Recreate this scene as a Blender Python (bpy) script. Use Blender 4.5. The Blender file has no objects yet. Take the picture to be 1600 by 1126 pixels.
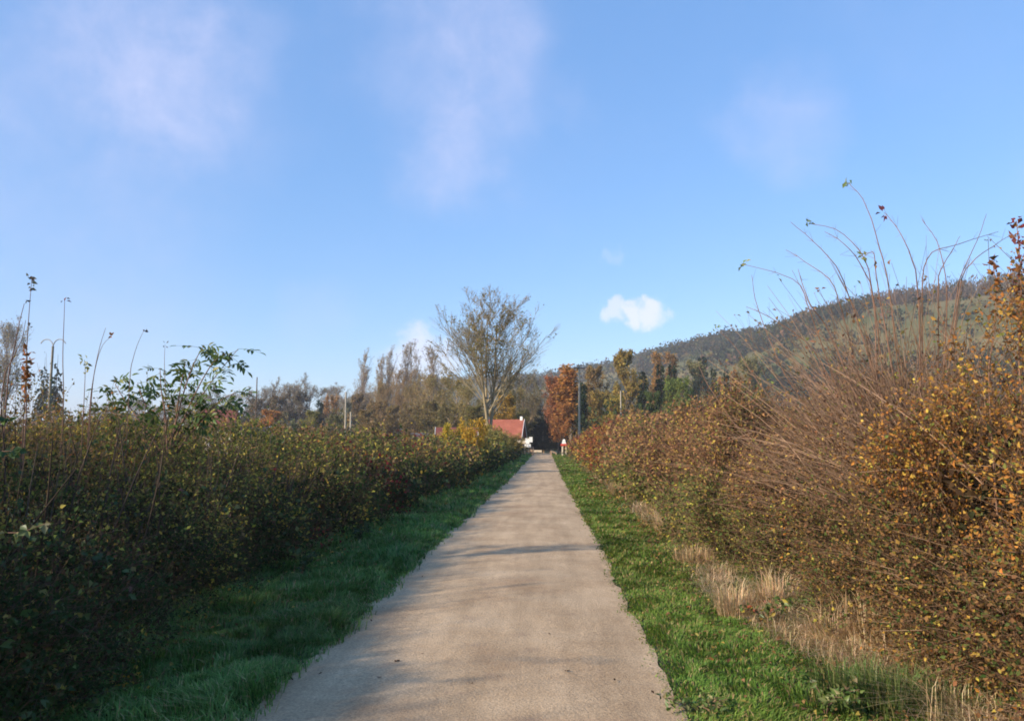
import bpy, math, random
import numpy as np
from mathutils import Vector, Matrix, Euler
R = math.radians
sc = bpy.context.scene
COL = sc.collection

# ------------------------------------------------------------------ camera
CAM_H = 1.65
FPX = 1240.0                       # focal length in photograph pixels (1600 wide)
PITCH = math.atan(134 / 1240.0)
YAW = math.atan(52 / 1240.0)
cam = bpy.data.cameras.new('camera')
cam.sensor_width = 36.0
cam.lens = 36.0 * FPX / 1600.0
cam.clip_start = 0.05
cam.clip_end = 12000
cam_o = bpy.data.objects.new('camera', cam)
COL.objects.link(cam_o)
cam_o.location = (0, 0, CAM_H)
cam_o.rotation_euler = (math.pi / 2 + PITCH, 0, YAW)
sc.camera = cam_o
CAM_M = Euler((math.pi / 2 + PITCH, 0, YAW)).to_matrix()


def ray(px, py):
    v = CAM_M @ Vector(((px - 800) / FPX, -(py - 563) / FPX, -1.0))
    return v


def at(px, py, Y):
    """the point of the place seen at a photo pixel, Y metres up the path"""
    v = ray(px, py)
    k = Y / v.y
    return Vector((v.x * k, Y, CAM_H + v.z * k))


# ------------------------------------------------------------------ world, sun, exposure
SUN_EL, SUN_AZ = R(24.0), R(235.0)       # azimuth clockwise from the path's direction (+Y)
w = bpy.data.worlds.new('World')
sc.world = w
w.use_nodes = True
nt = w.node_tree
bg = nt.nodes['Background']
sky = nt.nodes.new('ShaderNodeTexSky')
sky.sky_type = 'NISHITA'
sky.sun_disc = False
sky.sun_elevation = SUN_EL
sky.sun_rotation = SUN_AZ
sky.air_density = 1.0
sky.dust_density = 0.1
sky.ozone_density = 2.0
hs = nt.nodes.new('ShaderNodeHueSaturation')
hs.inputs['Saturation'].default_value = 1.16
hs.inputs['Hue'].default_value = 0.502
hs.inputs['Value'].default_value = 1.0
nt.links.new(sky.outputs[0], hs.inputs['Color'])
air = nt.nodes.new('ShaderNodeMix')          # thin even haze over the whole sky
air.data_type = 'RGBA'
air.inputs['Factor'].default_value = 0.48
air.inputs['B'].default_value = (0.82, 1.95, 4.2, 1)
nt.links.new(hs.outputs['Color'], air.inputs['A'])
tc = nt.nodes.new('ShaderNodeTexCoord')


def wmath(op, a, b=None, clamp=False):
    n = nt.nodes.new('ShaderNodeMath')
    n.operation = op
    n.use_clamp = clamp
    for i, v in enumerate((a, b)):
        if v is None:
            continue
        if hasattr(v, 'is_linked'):
            nt.links.new(v, n.inputs[i])
        else:
            n.inputs[i].default_value = v
    return n.outputs[0]


def wnoise(scale, detail, rough, dist=0.0):
    n = nt.nodes.new('ShaderNodeTexNoise')
    n.inputs['Scale'].default_value = scale
    n.inputs['Detail'].default_value = detail
    n.inputs['Roughness'].default_value = rough
    n.inputs['Distortion'].default_value = dist
    nt.links.new(tc.outputs['Generated'], n.inputs['Vector'])
    return n


def wvec(op, a, b):
    n = nt.nodes.new('ShaderNodeVectorMath')
    n.operation = op
    for i, v in enumerate((a, b)):
        if hasattr(v, 'is_linked'):
            nt.links.new(v, n.inputs[i])
        else:
            n.inputs[i].default_value = v
    return n.outputs['Value'] if op in ('DOT_PRODUCT', 'LENGTH', 'DISTANCE') else n.outputs['Vector']


warp = wnoise(5.0, 5, 0.6)
off = wvec('SUBTRACT', warp.outputs['Color'], (0.5, 0.5, 0.5))
wdir = wvec('ADD', tc.outputs['Generated'], wvec('MULTIPLY', off, (0.20, 0.20, 0.20)))
fine = wnoise(13.0, 6, 0.62, 0.3)
fine2 = wnoise(40.0, 6, 0.6, 0.2)
offf = wvec('SUBTRACT', fine2.outputs['Color'], (0.5, 0.5, 0.5))
fdir = wvec('ADD', tc.outputs['Generated'], wvec('MULTIPLY', offf, (0.06, 0.045, 0.06)))


def blob(px, py, r, strength, src=None, soft=1.0):
    """a patch of thin cloud round one direction of the sky (r in degrees)"""
    c = ray(px, py).normalized()
    d = wvec('DISTANCE', src or wdir, tuple(c))
    m = nt.nodes.new('ShaderNodeMapRange')
    m.interpolation_type = 'SMOOTHERSTEP'
    nt.links.new(d, m.inputs['Value'])
    m.inputs['From Min'].default_value = R(r) * (1 + 0.25 * soft)
    m.inputs['From Max'].default_value = R(r) * (1 - 0.75 * soft)
    m.inputs['To Min'].default_value = 0
    m.inputs['To Max'].default_value = strength
    return m.outputs['Result']


veil = None
for b in [(250, 150, 9.0, .34), (200, 30, 8.0, .26), (275, 185, 4.5, .30), (385, 80, 3.2, .22), (700, 60, 8.5, .34),
          (780, 95, 6.0, .26), (690, 245, 4.5, .34), (730, 275, 3.4, .22), (1225, 245, 4.2, .34),
          (1230, 160, 3.0, .16), (930, 150, 2.6, .16), (20, 540, 15.0, .30), (500, 490, 3.0, .16),
          (1500, 20, 9.0, .06), (-250, 120, 11, .30), (1900, 160, 9, .3), (2300, 300, 11, .25)]:
    v = blob(*b)
    veil = v if veil is None else wmath('ADD', veil, v)
mod = nt.nodes.new('ShaderNodeMapRange')
nt.links.new(fine.outputs['Fac'], mod.inputs['Value'])
mod.inputs['From Min'].default_value = 0.28
mod.inputs['From Max'].default_value = 0.72
mod.inputs['To Min'].default_value = 0.5
mod.inputs['To Max'].default_value = 1.4
# thin veils go on round the unseen sky, added for whiter fill light
gen = wnoise(1.7, 6, 0.58, 0.6)
gm = nt.nodes.new('ShaderNodeMapRange')
gm.interpolation_type = 'SMOOTHSTEP'
nt.links.new(gen.outputs['Fac'], gm.inputs['Value'])
gm.inputs['From Min'].default_value = 0.50
gm.inputs['From Max'].default_value = 0.80
gm.inputs['To Max'].default_value = 0.55
fv = CAM_M @ Vector((0, 0, -1))
inview = blob(800, 480, 42, 1.0, tc.outputs['Generated'], 0.35)
veil = wmath('ADD', veil, wmath('MULTIPLY', gm.outputs['Result'], wmath('SUBTRACT', 1.0, wmath('MULTIPLY', inview, 0.85))))
mod2 = nt.nodes.new('ShaderNodeMapRange')
nt.links.new(fine2.outputs['Fac'], mod2.inputs['Value'])
mod2.inputs['From Min'].default_value = 0.3
mod2.inputs['From Max'].default_value = 0.7
mod2.inputs['To Min'].default_value = 0.86
mod2.inputs['To Max'].default_value = 1.12
veil = wmath('MULTIPLY', wmath('MULTIPLY', veil, mod.outputs['Result']), mod2.outputs['Result'])
cum = None
for b in [(958, 488, 0.9, .8), (985, 490, 1.1, 1.0), (1013, 488, 1.35, 1.0), (1016, 476, 0.9, 1.0), (966, 478, .8, .8), (1040, 494, .8, .5),
          (655, 545, 2.0, .85), (640, 575, 2.4, .7), (680, 565, 2.2, .7), (955, 400, 0.7, .18)]:
    v = blob(b[0], b[1], b[2], b[3], fdir, 1.0)
    cum = v if cum is None else wmath('MAXIMUM', cum, v)
mx1 = nt.nodes.new('ShaderNodeMix')
mx1.data_type = 'RGBA'
nt.links.new(wmath('MULTIPLY', veil, 0.55), mx1.inputs['Factor'])
nt.links.new(air.outputs['Result'], mx1.inputs['A'])
mx1.inputs['B'].default_value = (3.4, 3.45, 4.7, 1)
mx2 = nt.nodes.new('ShaderNodeMix')
mx2.data_type = 'RGBA'
nt.links.new(wmath('MULTIPLY', cum, 0.5), mx2.inputs['Factor'])
nt.links.new(mx1.outputs['Result'], mx2.inputs['A'])
mx2.inputs['B'].default_value = (5.9, 5.1, 5.2, 1)
nt.links.new(mx2.outputs['Result'], bg.inputs['Color'])
bg.inputs['Strength'].default_value = 0.115

sun = bpy.data.lights.new('sun', 'SUN')
sun.energy = 3.8
sun.angle = R(1.6)
sun.color = (1.0, 0.83, 0.62)
sun_o = bpy.data.objects.new('sun', sun)
COL.objects.link(sun_o)
sdir = Vector((math.sin(SUN_AZ) * math.cos(SUN_EL), math.cos(SUN_AZ) * math.cos(SUN_EL), math.sin(SUN_EL)))
sun_o.rotation_euler = sdir.to_track_quat('Z', 'Y').to_euler()
sun_o.location = (-60, -40, 60)

vs = sc.view_settings
vs.view_transform = 'Standard'
vs.look = 'None'
vs.gamma = 1.0
vs.use_curve_mapping = False
vs.exposure = 1.05
sc.cycles.use_denoising = True
sc.cycles.max_bounces = 5
sc.cycles.diffuse_bounces = 2
sc.cycles.transmission_bounces = 3
sc.cycles.volume_bounces = 0
sc.cycles.transparent_max_bounces = 4
sc.cycles.filter_width = 1.8

# ------------------------------------------------------------------ helpers
rng = np.random.default_rng(11)
random.seed(5)


def tag(o, label=None, cat=None, group=None, kind=None):
    if label: o['label'] = label
    if cat: o['category'] = cat
    if group: o['group'] = group
    if kind: o['kind'] = kind
    return o


def empty(name, loc=(0, 0, 0), rz=0.0):
    o = bpy.data.objects.new(name, None)
    COL.objects.link(o)
    o.location = loc
    o.rotation_euler = (0, 0, rz)
    o.empty_display_size = 0.2
    return o


def _hash(ix, iy, iz, seed):
    h = (ix.astype(np.int64) * 374761393 + iy.astype(np.int64) * 668265263 + iz.astype(np.int64) * 2147483647 + seed * 1274126177) & 0xFFFFFFFF
    h = ((h ^ (h >> 13)) * 1274126177) & 0xFFFFFFFF
    h = ((h ^ (h >> 16)) * 2246822519) & 0xFFFFFFFF
    return ((h ^ (h >> 15)) & 0xFFFFFF) / float(0xFFFFFF)


def vnoise(p, scale, seed=0):
    """value noise, 0..1, of points (N,3) at `scale` cells a metre"""
    q = np.asarray(p, float) * scale
    i = np.floor(q).astype(np.int64)
    f = q - i
    f = f * f * (3 - 2 * f)
    r = 0
    for dx in (0, 1):
        for dy in (0, 1):
            for dz in (0, 1):
                wgt = (f[:, 0] if dx else 1 - f[:, 0]) * (f[:, 1] if dy else 1 - f[:, 1]) * (f[:, 2] if dz else 1 - f[:, 2])
                r = r + wgt * _hash(i[:, 0] + dx, i[:, 1] + dy, i[:, 2] + dz, seed)
    return r


def unit(v):
    return v / np.maximum(np.linalg.norm(v, axis=-1, keepdims=True), 1e-9)


def rand_dir(n, g=None):
    g = g or rng
    return unit(g.normal(size=(n, 3)))


class MB:
    """collects tubes, leaves, boxes into ONE mesh"""
    def __init__(self):
        self.V, self.C, self.F3, self.F4, self.n = [], [], [], [], 0

    def _add(self, v, c, f3=None, f4=None):
        v = np.asarray(v, float).reshape(-1, 3)
        c = np.asarray(c, float)
        if c.ndim == 1:
            c = np.broadcast_to(c, (len(v), 4))
        self.V.append(v)
        self.C.append(c)
        if f3 is not None and len(f3): self.F3.append(np.asarray(f3, np.int64).reshape(-1, 3) + self.n)
        if f4 is not None and len(f4): self.F4.append(np.asarray(f4, np.int64).reshape(-1, 4) + self.n)
        self.n += len(v)

    def tubes(self, P, Rad, sides, col):
        """P (N,K,3) polylines, Rad (N,K), col (4,) or (N,4)"""
        N, K, _ = P.shape
        if N == 0: return
        T = np.empty_like(P)
        T[:, 1:-1] = P[:, 2:] - P[:, :-2]
        T[:, 0] = P[:, 1] - P[:, 0]
        T[:, -1] = P[:, -1] - P[:, -2]
        T = unit(T)
        m = unit(P[:, -1] - P[:, 0])
        ref = np.where(np.abs(m[:, 2:3]) < 0.8, np.array([[0, 0, 1.0]]), np.array([[1.0, 0.2, 0]]))[:, None, :]
        A = unit(np.cross(T, np.broadcast_to(ref, T.shape)))
        B = np.cross(T, A)
        ang = np.arange(sides) * 2 * math.pi / sides
        V = P[:, :, None, :] + Rad[:, :, None, None] * (np.cos(ang)[None, None, :, None] * A[:, :, None, :] + np.sin(ang)[None, None, :, None] * B[:, :, None, :])
        base = (np.arange(N) * K * sides)[:, None, None]
        k = (np.arange(K - 1) * sides)[None, :, None]
        s = np.arange(sides)[None, None, :]
        s2 = (s + 1) % sides
        f = np.stack([base + k + s, base + k + s2, base + k + sides + s2, base + k + sides + s], -1).reshape(-1, 4)
        c = np.asarray(col, float)
        if c.ndim == 2: c = np.repeat(c, K * sides, axis=0)
        self._add(V.reshape(-1, 3), c, f4=f)

    def leaves(self, pos, d, nrm, L, Wd, col, fold=0.25):
        """rhombic leaves: base at pos, pointing along d, face normal nrm, length L, width Wd"""
        N = len(pos)
        if N == 0: return
        d = unit(d)
        s = unit(np.cross(d, nrm))
        n = np.cross(s, d)
        L = np.broadcast_to(np.asarray(L, float), (N,))[:, None]
        Wd = np.broadcast_to(np.asarray(Wd, float), (N,))[:, None]
        mid = pos + d * L * 0.45
        V = np.stack([pos, mid + s * Wd * .5 + n * Wd * fold, pos + d * L - n * L * 0.12, mid - s * Wd * .5 + n * Wd * fold], 1)
        b = (np.arange(N) * 4)[:, None]
        f = np.concatenate([b + np.array([[0, 1, 2]]), b + np.array([[0, 2, 3]])], 0)
        c = np.asarray(col, float)
        if c.ndim == 2: c = np.repeat(c, 4, axis=0)
        self._add(V.reshape(-1, 3), c, f3=f)

    def blades(self, pos, lean, H, Wd, col, tipcol=None):
        """curved grass blades, 5 vertices each"""
        N = len(pos)
        H = H[:, None]
        Wd = Wd[:, None]
        up = np.array([[0, 0, 1.0]])
        side = unit(np.cross(lean + np.array([[1e-4, 0, 0]]), up))
        mid = pos + up * H * 0.62 + lean * H * 0.28
        tip = pos + up * H * 0.9 + lean * H * 0.95
        V = np.stack([pos - side * Wd * .5, pos + side * Wd * .5, mid + side * Wd * .4, mid - side * Wd * .4, tip], 1)
        b = (np.arange(N) * 5)[:, None]
        f4 = b + np.array([[0, 1, 2, 3]])
        f3 = b + np.array([[3, 2, 4]])
        c = np.repeat(col, 5, axis=0)
        if tipcol is not None:
            c = c.reshape(N, 5, 4).copy()
            c[:, 4] = tipcol
            c = c.reshape(-1, 4)
        self._add(V.reshape(-1, 3), c, f3=f3, f4=f4)

    def box(self, lo, hi, col=(1, 1, 1, 0), M=None):
        x0, y0, z0 = lo
        x1, y1, z1 = hi
        v = np.array([[x0, y0, z0], [x1, y0, z0], [x1, y1, z0], [x0, y1, z0], [x0, y0, z1], [x1, y0, z1], [x1, y1, z1], [x0, y1, z1]])
        f = [[0, 3, 2, 1], [4, 5, 6, 7], [0, 1, 5, 4], [1, 2, 6, 5], [2, 3, 7, 6], [3, 0, 4, 7]]
        self._add(v, np.array(col, float), f4=f)

    def poly(self, v, f3=None, f4=None, col=(1, 1, 1, 0)):
        self._add(v, np.array(col, float), f3, f4)

    def mesh(self, name, smooth=True):
        V = np.concatenate(self.V)
        C = np.concatenate([np.broadcast_to(c, (len(v), 4)) for c, v in zip(self.C, self.V)])
        F3 = np.concatenate(self.F3) if self.F3 else np.zeros((0, 3), np.int64)
        F4 = np.concatenate(self.F4) if self.F4 else np.zeros((0, 4), np.int64)
        me = bpy.data.meshes.new(name)
        me.vertices.add(len(V))
        me.vertices.foreach_set('co', V.astype(np.float32).ravel())
        loops = np.concatenate([F3.ravel(), F4.ravel()]).astype(np.int32)
        me.loops.add(len(loops))
        me.loops.foreach_set('vertex_index', loops)
        st = np.concatenate([np.arange(len(F3)) * 3, len(F3) * 3 + np.arange(len(F4)) * 4]).astype(np.int32)
        me.polygons.add(len(st))
        me.polygons.foreach_set('loop_start', st)
        me.polygons.foreach_set('use_smooth', np.full(len(st), bool(smooth)))
        me.update(calc_edges=True)
        a = me.attributes.new('Col', 'FLOAT_COLOR', 'POINT')
        a.data.foreach_set('color', np.ascontiguousarray(C, dtype=np.float32).ravel())
        return me

    def build(self, name, mat, parent=None, smooth=False):
        me = self.mesh(name, smooth or mat in (M_PLANT, M_GRASS, M_GLOSSY, M_STEM))
        me.materials.append(mat)
        o = bpy.data.objects.new(name, me)
        COL.objects.link(o)
        if parent is not None: o.parent = parent
        return o


# ------------------------------------------------------------------ materials
def new_mat(name):
    m = bpy.data.materials.new(name)
    m.use_nodes = True
    m.node_tree.nodes.clear()
    return m, m.node_tree


def plant_mat(name, trans=0.42, gloss=0.0, rough=0.45):
    """colour from the mesh's Col attribute (alpha 1 = leaf, 0 = bark) times the object's own tint"""
    m, t = new_mat(name)
    N, L = t.nodes, t.links
    out = N.new('ShaderNodeOutputMaterial')
    at_ = N.new('ShaderNodeAttribute')
    at_.attribute_name = 'Col'
    oi = N.new('ShaderNodeObjectInfo')
    mul = N.new('ShaderNodeMix')
    mul.data_type = 'RGBA'
    mul.blend_type = 'MULTIPLY'
    mul.inputs['Factor'].default_value = 1
    L.new(at_.outputs['Color'], mul.inputs['A'])
    L.new(oi.outputs['Color'], mul.inputs['B'])
    d = N.new('ShaderNodeBsdfDiffuse')
    L.new(mul.outputs['Result'], d.inputs['Color'])
    tr = N.new('ShaderNodeBsdfTranslucent')
    L.new(mul.outputs['Result'], tr.inputs['Color'])
    f = N.new('ShaderNodeMath')
    f.operation = 'MULTIPLY'
    f.inputs[1].default_value = trans
    L.new(at_.outputs['Alpha'], f.inputs[0])
    mx = N.new('ShaderNodeMixShader')
    L.new(f.outputs[0], mx.inputs[0])
    L.new(d.outputs[0], mx.inputs[1])
    L.new(tr.outputs[0], mx.inputs[2])
    last = mx
    if gloss > 0:
        g = N.new('ShaderNodeBsdfGlossy')
        g.inputs['Roughness'].default_value = rough
        g.inputs['Color'].default_value = (.9, .95, 1, 1)
        m2 = N.new('ShaderNodeMixShader')
        f2 = N.new('ShaderNodeMath')
        f2.operation = 'MULTIPLY'
        f2.inputs[1].default_value = gloss
        L.new(at_.outputs['Alpha'], f2.inputs[0])
        L.new(f2.outputs[0], m2.inputs[0])
        L.new(mx.outputs[0], m2.inputs[1])
        L.new(g.outputs[0], m2.inputs[2])
        last = m2
    L.new(last.outputs[0], out.inputs['Surface'])
    return m


def noisy_mat(name, cols, scale, detail=8, rough=0.9, bump=0.0, bscale=None, spec=0.2, distort=0.0):
    """principled surface whose colour runs over `cols` [(pos, rgb)] by noise in object space"""
    m, t = new_mat(name)
    N, L = t.nodes, t.links
    out = N.new('ShaderNodeOutputMaterial')
    p = N.new('ShaderNodeBsdfPrincipled')
    L.new(p.outputs[0], out.inputs['Surface'])
    p.inputs['Roughness'].default_value = rough
    p.inputs['Specular IOR Level'].default_value = spec
    tcn = N.new('ShaderNodeTexCoord')
    n = N.new('ShaderNodeTexNoise')
    n.inputs['Scale'].default_value = scale
    n.inputs['Detail'].default_value = detail
    n.inputs['Roughness'].default_value = 0.6
    n.inputs['Distortion'].default_value = distort
    L.new(tcn.outputs['Object'], n.inputs['Vector'])
    r = N.new('ShaderNodeValToRGB')
    while len(r.color_ramp.elements) < len(cols):
        r.color_ramp.elements.new(0.5)
    for e, (pos, c) in zip(r.color_ramp.elements, cols):
        e.position = pos
        e.color = (*c, 1)
    L.new(n.outputs['Fac'], r.inputs['Fac'])
    L.new(r.outputs['Color'], p.inputs['Base Color'])
    if bump:
        n2 = N.new('ShaderNodeTexNoise')
        n2.inputs['Scale'].default_value = bscale or scale * 6
        n2.inputs['Detail'].default_value = 6
        L.new(tcn.outputs['Object'], n2.inputs['Vector'])
        b = N.new('ShaderNodeBump')
        b.inputs['Strength'].default_value = bump
        b.inputs['Distance'].default_value = 0.02
        L.new(n2.outputs['Fac'], b.inputs['Height'])
        L.new(b.outputs['Normal'], p.inputs['Normal'])
    return m


M_PLANT = plant_mat('plant', 0.42)
M_GRASS = plant_mat('grass_blades', 0.4, 0.015, 0.5)
M_GLOSSY = plant_mat('glossy_leaf', 0.4, 0.025, 0.45)
M_STEM = noisy_mat('stem_bark', [(0.3, (.15, .085, .06)), (0.7, (.27, .165, .115))], 6)


def gravel_mat():
    m, t = new_mat('gravel')
    N, L = t.nodes, t.links
    out = N.new('ShaderNodeOutputMaterial')
    p = N.new('ShaderNodeBsdfPrincipled')
    L.new(p.outputs[0], out.inputs['Surface'])
    p.inputs['Roughness'].default_value = 0.95
    p.inputs['Specular IOR Level'].default_value = 0.15
    tcn = N.new('ShaderNodeTexCoord')

    def noise(scale, detail, vec=None):
        n = N.new('ShaderNodeTexNoise')
        n.inputs['Scale'].default_value = scale
        n.inputs['Detail'].default_value = detail
        n.inputs['Roughness'].default_value = 0.65
        L.new(vec or tcn.outputs['Object'], n.inputs['Vector'])
        return n.outputs['Fac']

    def ramp(f, els):
        r = N.new('ShaderNodeValToRGB')
        while len(r.color_ramp.elements) < len(els):
            r.color_ramp.elements.new(.5)
        for e, (pos, c) in zip(r.color_ramp.elements, els):
            e.position = pos
            e.color = (*c, 1)
        L.new(f, r.inputs['Fac'])
        return r.outputs['Color']

    def mix(f, a, b, mode='MIX'):
        n = N.new('ShaderNodeMix')
        n.data_type = 'RGBA'
        n.blend_type = mode
        if hasattr(f, 'is_linked'): L.new(f, n.inputs['Factor'])
        else: n.inputs['Factor'].default_value = f
        L.new(a, n.inputs['A'])
        L.new(b, n.inputs['B'])
        return n.outputs['Result']
    large = ramp(noise(0.9, 6), [(0.3, (.41, .29, .18)), (0.5, (.52, .39, .25)), (0.72, (.60, .465, .31))])
    mp = N.new('ShaderNodeMapping')
    mp.inputs['Scale'].default_value = (2.2, 0.25, 1)
    L.new(tcn.outputs['Object'], mp.inputs['Vector'])
    tracks = ramp(noise(1.0, 4, mp.outputs[0]), [(0.35, (.80, .78, .76)), (0.65, (1.12, 1.11, 1.10))])
    c = mix(1.0, large, tracks, 'MULTIPLY')
    grit = ramp(noise(55, 4), [(0.32, (.62, .60, .58)), (0.5, (1, 1, 1)), (0.7, (1.3, 1.28, 1.25))])
    c = mix(0.8, c, grit, 'MULTIPLY')
    vo = N.new('ShaderNodeTexVoronoi')
    vo.inputs['Scale'].default_value = 38
    L.new(tcn.outputs['Object'], vo.inputs['Vector'])
    stone = ramp(vo.outputs['Distance'], [(0.0, (1.12, 1.1, 1.06)), (0.55, (.86, .85, .84))])
    c = mix(0.7, c, stone, 'MULTIPLY')
    patch = ramp(noise(3.2, 5), [(0.58, (0, 0, 0)), (0.85, (1, 1, 1))])
    dark = N.new('ShaderNodeRGB')
    dark.outputs[0].default_value = (.30, .21, .145, 1)
    c = mix(mix(0.0, patch, patch), c, dark.outputs[0])
    L.new(c, p.inputs['Base Color'])
    b = N.new('ShaderNodeBump')
    b.inputs['Strength'].default_value = 0.7
    b.inputs['Distance'].default_value = 0.012
    s = N.new('ShaderNodeMath')
    s.operation = 'ADD'
    L.new(noise(60, 5), s.inputs[0])
    L.new(noise(7, 5), s.inputs[1])
    L.new(s.outputs[0], b.inputs['Height'])
    L.new(b.outputs['Normal'], p.inputs['Normal'])
    return m


M_GRAVEL = gravel_mat()
M_SOIL = noisy_mat('turf_soil', [(0.3, (.035, .045, .018)), (0.55, (.055, .075, .025)), (0.75, (.085, .08, .04))], 3.0, bump=0.5)
M_HILL = noisy_mat('hill_turf', [(0.32, (.06, .075, .022)), (0.5, (.11, .10, .036)), (0.66, (.17, .135, .055)), (0.8, (.10, .10, .03))], 0.018, 10)
M_WOOD = noisy_mat('weathered_wood', [(0.3, (.16, .135, .10)), (0.7, (.30, .26, .20))], 6, bump=0.2)
M_POLE = noisy_mat('concrete_pole', [(0.3, (.30, .27, .22)), (0.7, (.42, .38, .31))], 5)
M_DARKWOOD = noisy_mat('dark_pole_wood', [(0.3, (.09, .065, .05)), (0.7, (.15, .11, .08))], 5)
M_WHITE = noisy_mat('white_paint', [(0.3, (.72, .72, .69)), (0.7, (.82, .82, .8))], 4, rough=.5, spec=.4)
M_CREAM = noisy_mat('cream_render', [(0.3, (.56, .47, .34)), (0.7, (.68, .58, .44))], 2)
M_REDSIGN = noisy_mat('red_sign_paint', [(0.3, (.45, .05, .04)), (0.7, (.55, .07, .05))], 4, rough=.5)
M_ROOF = noisy_mat('red_tile', [(0.3, (.24, .075, .05)), (0.5, (.31, .10, .065)), (0.7, (.38, .135, .085))], 1.6)
M_ROOF2 = noisy_mat('maroon_tile', [(0.3, (.14, .045, .04)), (0.7, (.21, .07, .055))], 1.2)
M_SLATE = noisy_mat('slate', [(0.3, (.07, .07, .08)), (0.7, (.12, .12, .135))], 1.5)
M_BRICK = noisy_mat('pink_brick', [(0.3, (.36, .19, .14)), (0.7, (.48, .28, .20))], 2.5)
M_GLASS = noisy_mat('window_glass', [(0.3, (.02, .025, .03)), (0.7, (.04, .045, .05))], 2, rough=.08, spec=.6)
M_METAL = noisy_mat('galvanised_metal', [(0.3, (.32, .33, .34)), (0.7, (.42, .43, .44))], 5, rough=.5)
M_DOOR = noisy_mat('green_door', [(0.3, (.05, .09, .06)), (0.7, (.08, .13, .09))], 3, rough=.5)

# ------------------------------------------------------------------ the lie of the land
RY = np.array([-400, 40, 60, 80, 100, 120, 130, 150, 170, 4000.0])
RZ = np.array([0, 0, .10, .25, .40, .52, .50, .20, 0.0, 0.0])


def gz(y):
    return np.interp(y, RY, RZ)


xs = np.unique(np.concatenate([np.linspace(-2600, -400, 23), np.linspace(-400, 400, 81), np.linspace(400, 2600, 23)]))
ys = np.unique(np.concatenate([np.linspace(-400, 200, 61), np.linspace(200, 2800, 53)]))


def sheet(name, xs, ys, zf, mat):
    X, Y = np.meshgrid(xs, ys)
    Z = zf(X, Y)
    V = np.stack([X, Y, Z], -1).reshape(-1, 3)
    nx, ny = len(xs), len(ys)
    i = (np.arange(ny - 1)[:, None] * nx + np.arange(nx - 1)[None, :]).ravel()
    f = np.stack([i, i + 1, i + nx + 1, i + nx], -1)
    b = MB()
    b.poly(V, f4=f)
    return b.build(name, mat, smooth=True)


ground = tag(sheet('ground', xs, ys, lambda X, Y: gz(Y) + 0 * X, M_SOIL), kind='structure')

# hill: a ridge running in from the right and closing the valley ahead
RIDGE = []
for px, el, H in [(450, .022, 28), (560, .06, 72), (640, .083, 90), (760, .087, 92), (850, .090, 92), (900, .094, 92), (1000, .110, 95), (1100, .130, 98),
                  (1200, .145, 98), (1300, .163, 99), (1400, .184, 99), (1550, .203, 99), (1700, .216, 100)]:
    v = ray(px, 697)
    d = H / el
    RIDGE.append((v.x / v.y * d, d, H))
RIDGE += [(420, 250, 105), (460, 0, 100), (470, -400, 95)]
RIDGE = np.array(RIDGE)


def hill_h(X, Y, want_side=False):
    sh = X.shape
    P = np.stack([X.ravel(), Y.ravel()], -1)
    best = np.full(len(P), 1e9)
    Hh = np.zeros(len(P))
    side = np.zeros(len(P))
    for a, b in zip(RIDGE[:-1], RIDGE[1:]):
        ab = b[:2] - a[:2]
        t = np.clip(((P - a[:2]) @ ab) / (ab @ ab), 0, 1)
        q = a[:2] + t[:, None] * ab
        dd = np.linalg.norm(P - q, axis=1)
        m = dd < best
        best[m] = dd[m]
        Hh[m] = (a[2] + t * (b[2] - a[2]))[m]
        cr = ab[0] * (P[:, 1] - a[1]) - ab[1] * (P[:, 0] - a[0])
        side[m] = np.sign(cr)[m]
    wv = 265.0
    u = np.clip(1 - best / wv, 0, 1)
    prof = u * u * (3 - 2 * u)
    prof = 0.55 * prof + 0.45 * u ** 1.2
    h = Hh * np.where(side > 0, 1.0 + 0 * u, prof)     # beyond the ridge a plateau
    n3 = np.stack([P[:, 0], P[:, 1], 0 * P[:, 0]], -1)
    h = h + np.minimum(h, 30) / 30 * ((vnoise(n3, 1 / 90., 3) - .5) * 9 + (vnoise(n3, 1 / 35., 4) - .5) * 3)
    if want_side: return h.reshape(sh), (side > 0).reshape(sh)
    return h.reshape(sh)


hx = np.linspace(-900, 900, 121)
hy = np.linspace(-300, 1900, 131)
hill = tag(sheet('hill', hx, hy, lambda X, Y: np.maximum(hill_h(X, Y) - 1.2, -1.5) + 0.0, M_HILL), kind='structure')


# ------------------------------------------------------------------ the path
PL, PR = -1.84, 0.87


def path_mesh():
    yy = np.concatenate([np.arange(-8, 20, .08), np.arange(20, 60, .4), np.arange(60, 134, 1.0)])
    cols = 13
    V, F = [], []
    p0 = np.stack([yy, 0 * yy, 0 * yy], -1)
    eL = PL + (vnoise(p0, 1.1, 21) - .5) * .08 + (vnoise(p0, 4.5, 22) - .5) * .09 + (vnoise(p0, .22, 25) - .5) * .06
    eR = PR + (vnoise(p0, 1.0, 23) - .5) * .07 + (vnoise(p0, 4.0, 24) - .5) * .07 + (vnoise(p0, .2, 26) - .5) * .05
    for j in range(cols):
        u = j / (cols - 1)
        x = eL * (1 - u) + eR * u
        n3 = np.stack([x, yy, 0 * yy], -1)
        crown = 0.030 * (1 - (2 * u - 1) ** 2)
        z = gz(yy) + 0.008 + crown + (vnoise(n3, 2.2, 31) - .5) * 0.012
        V.append(np.stack([x, yy, z], -1))
    V = np.stack(V, 1).reshape(-1, 3)
    ny = len(yy)
    i = (np.arange(ny - 1)[:, None] * cols + np.arange(cols - 1)[None, :]).ravel()
    b = MB()
    b.poly(V, f4=np.stack([i, i + 1, i + cols + 1, i + cols], -1))
    return b.build('path', M_GRAVEL, smooth=True), yy, eL, eR


path, P_Y, P_EL, P_ER = path_mesh()
tag(path, kind='structure')


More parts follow.
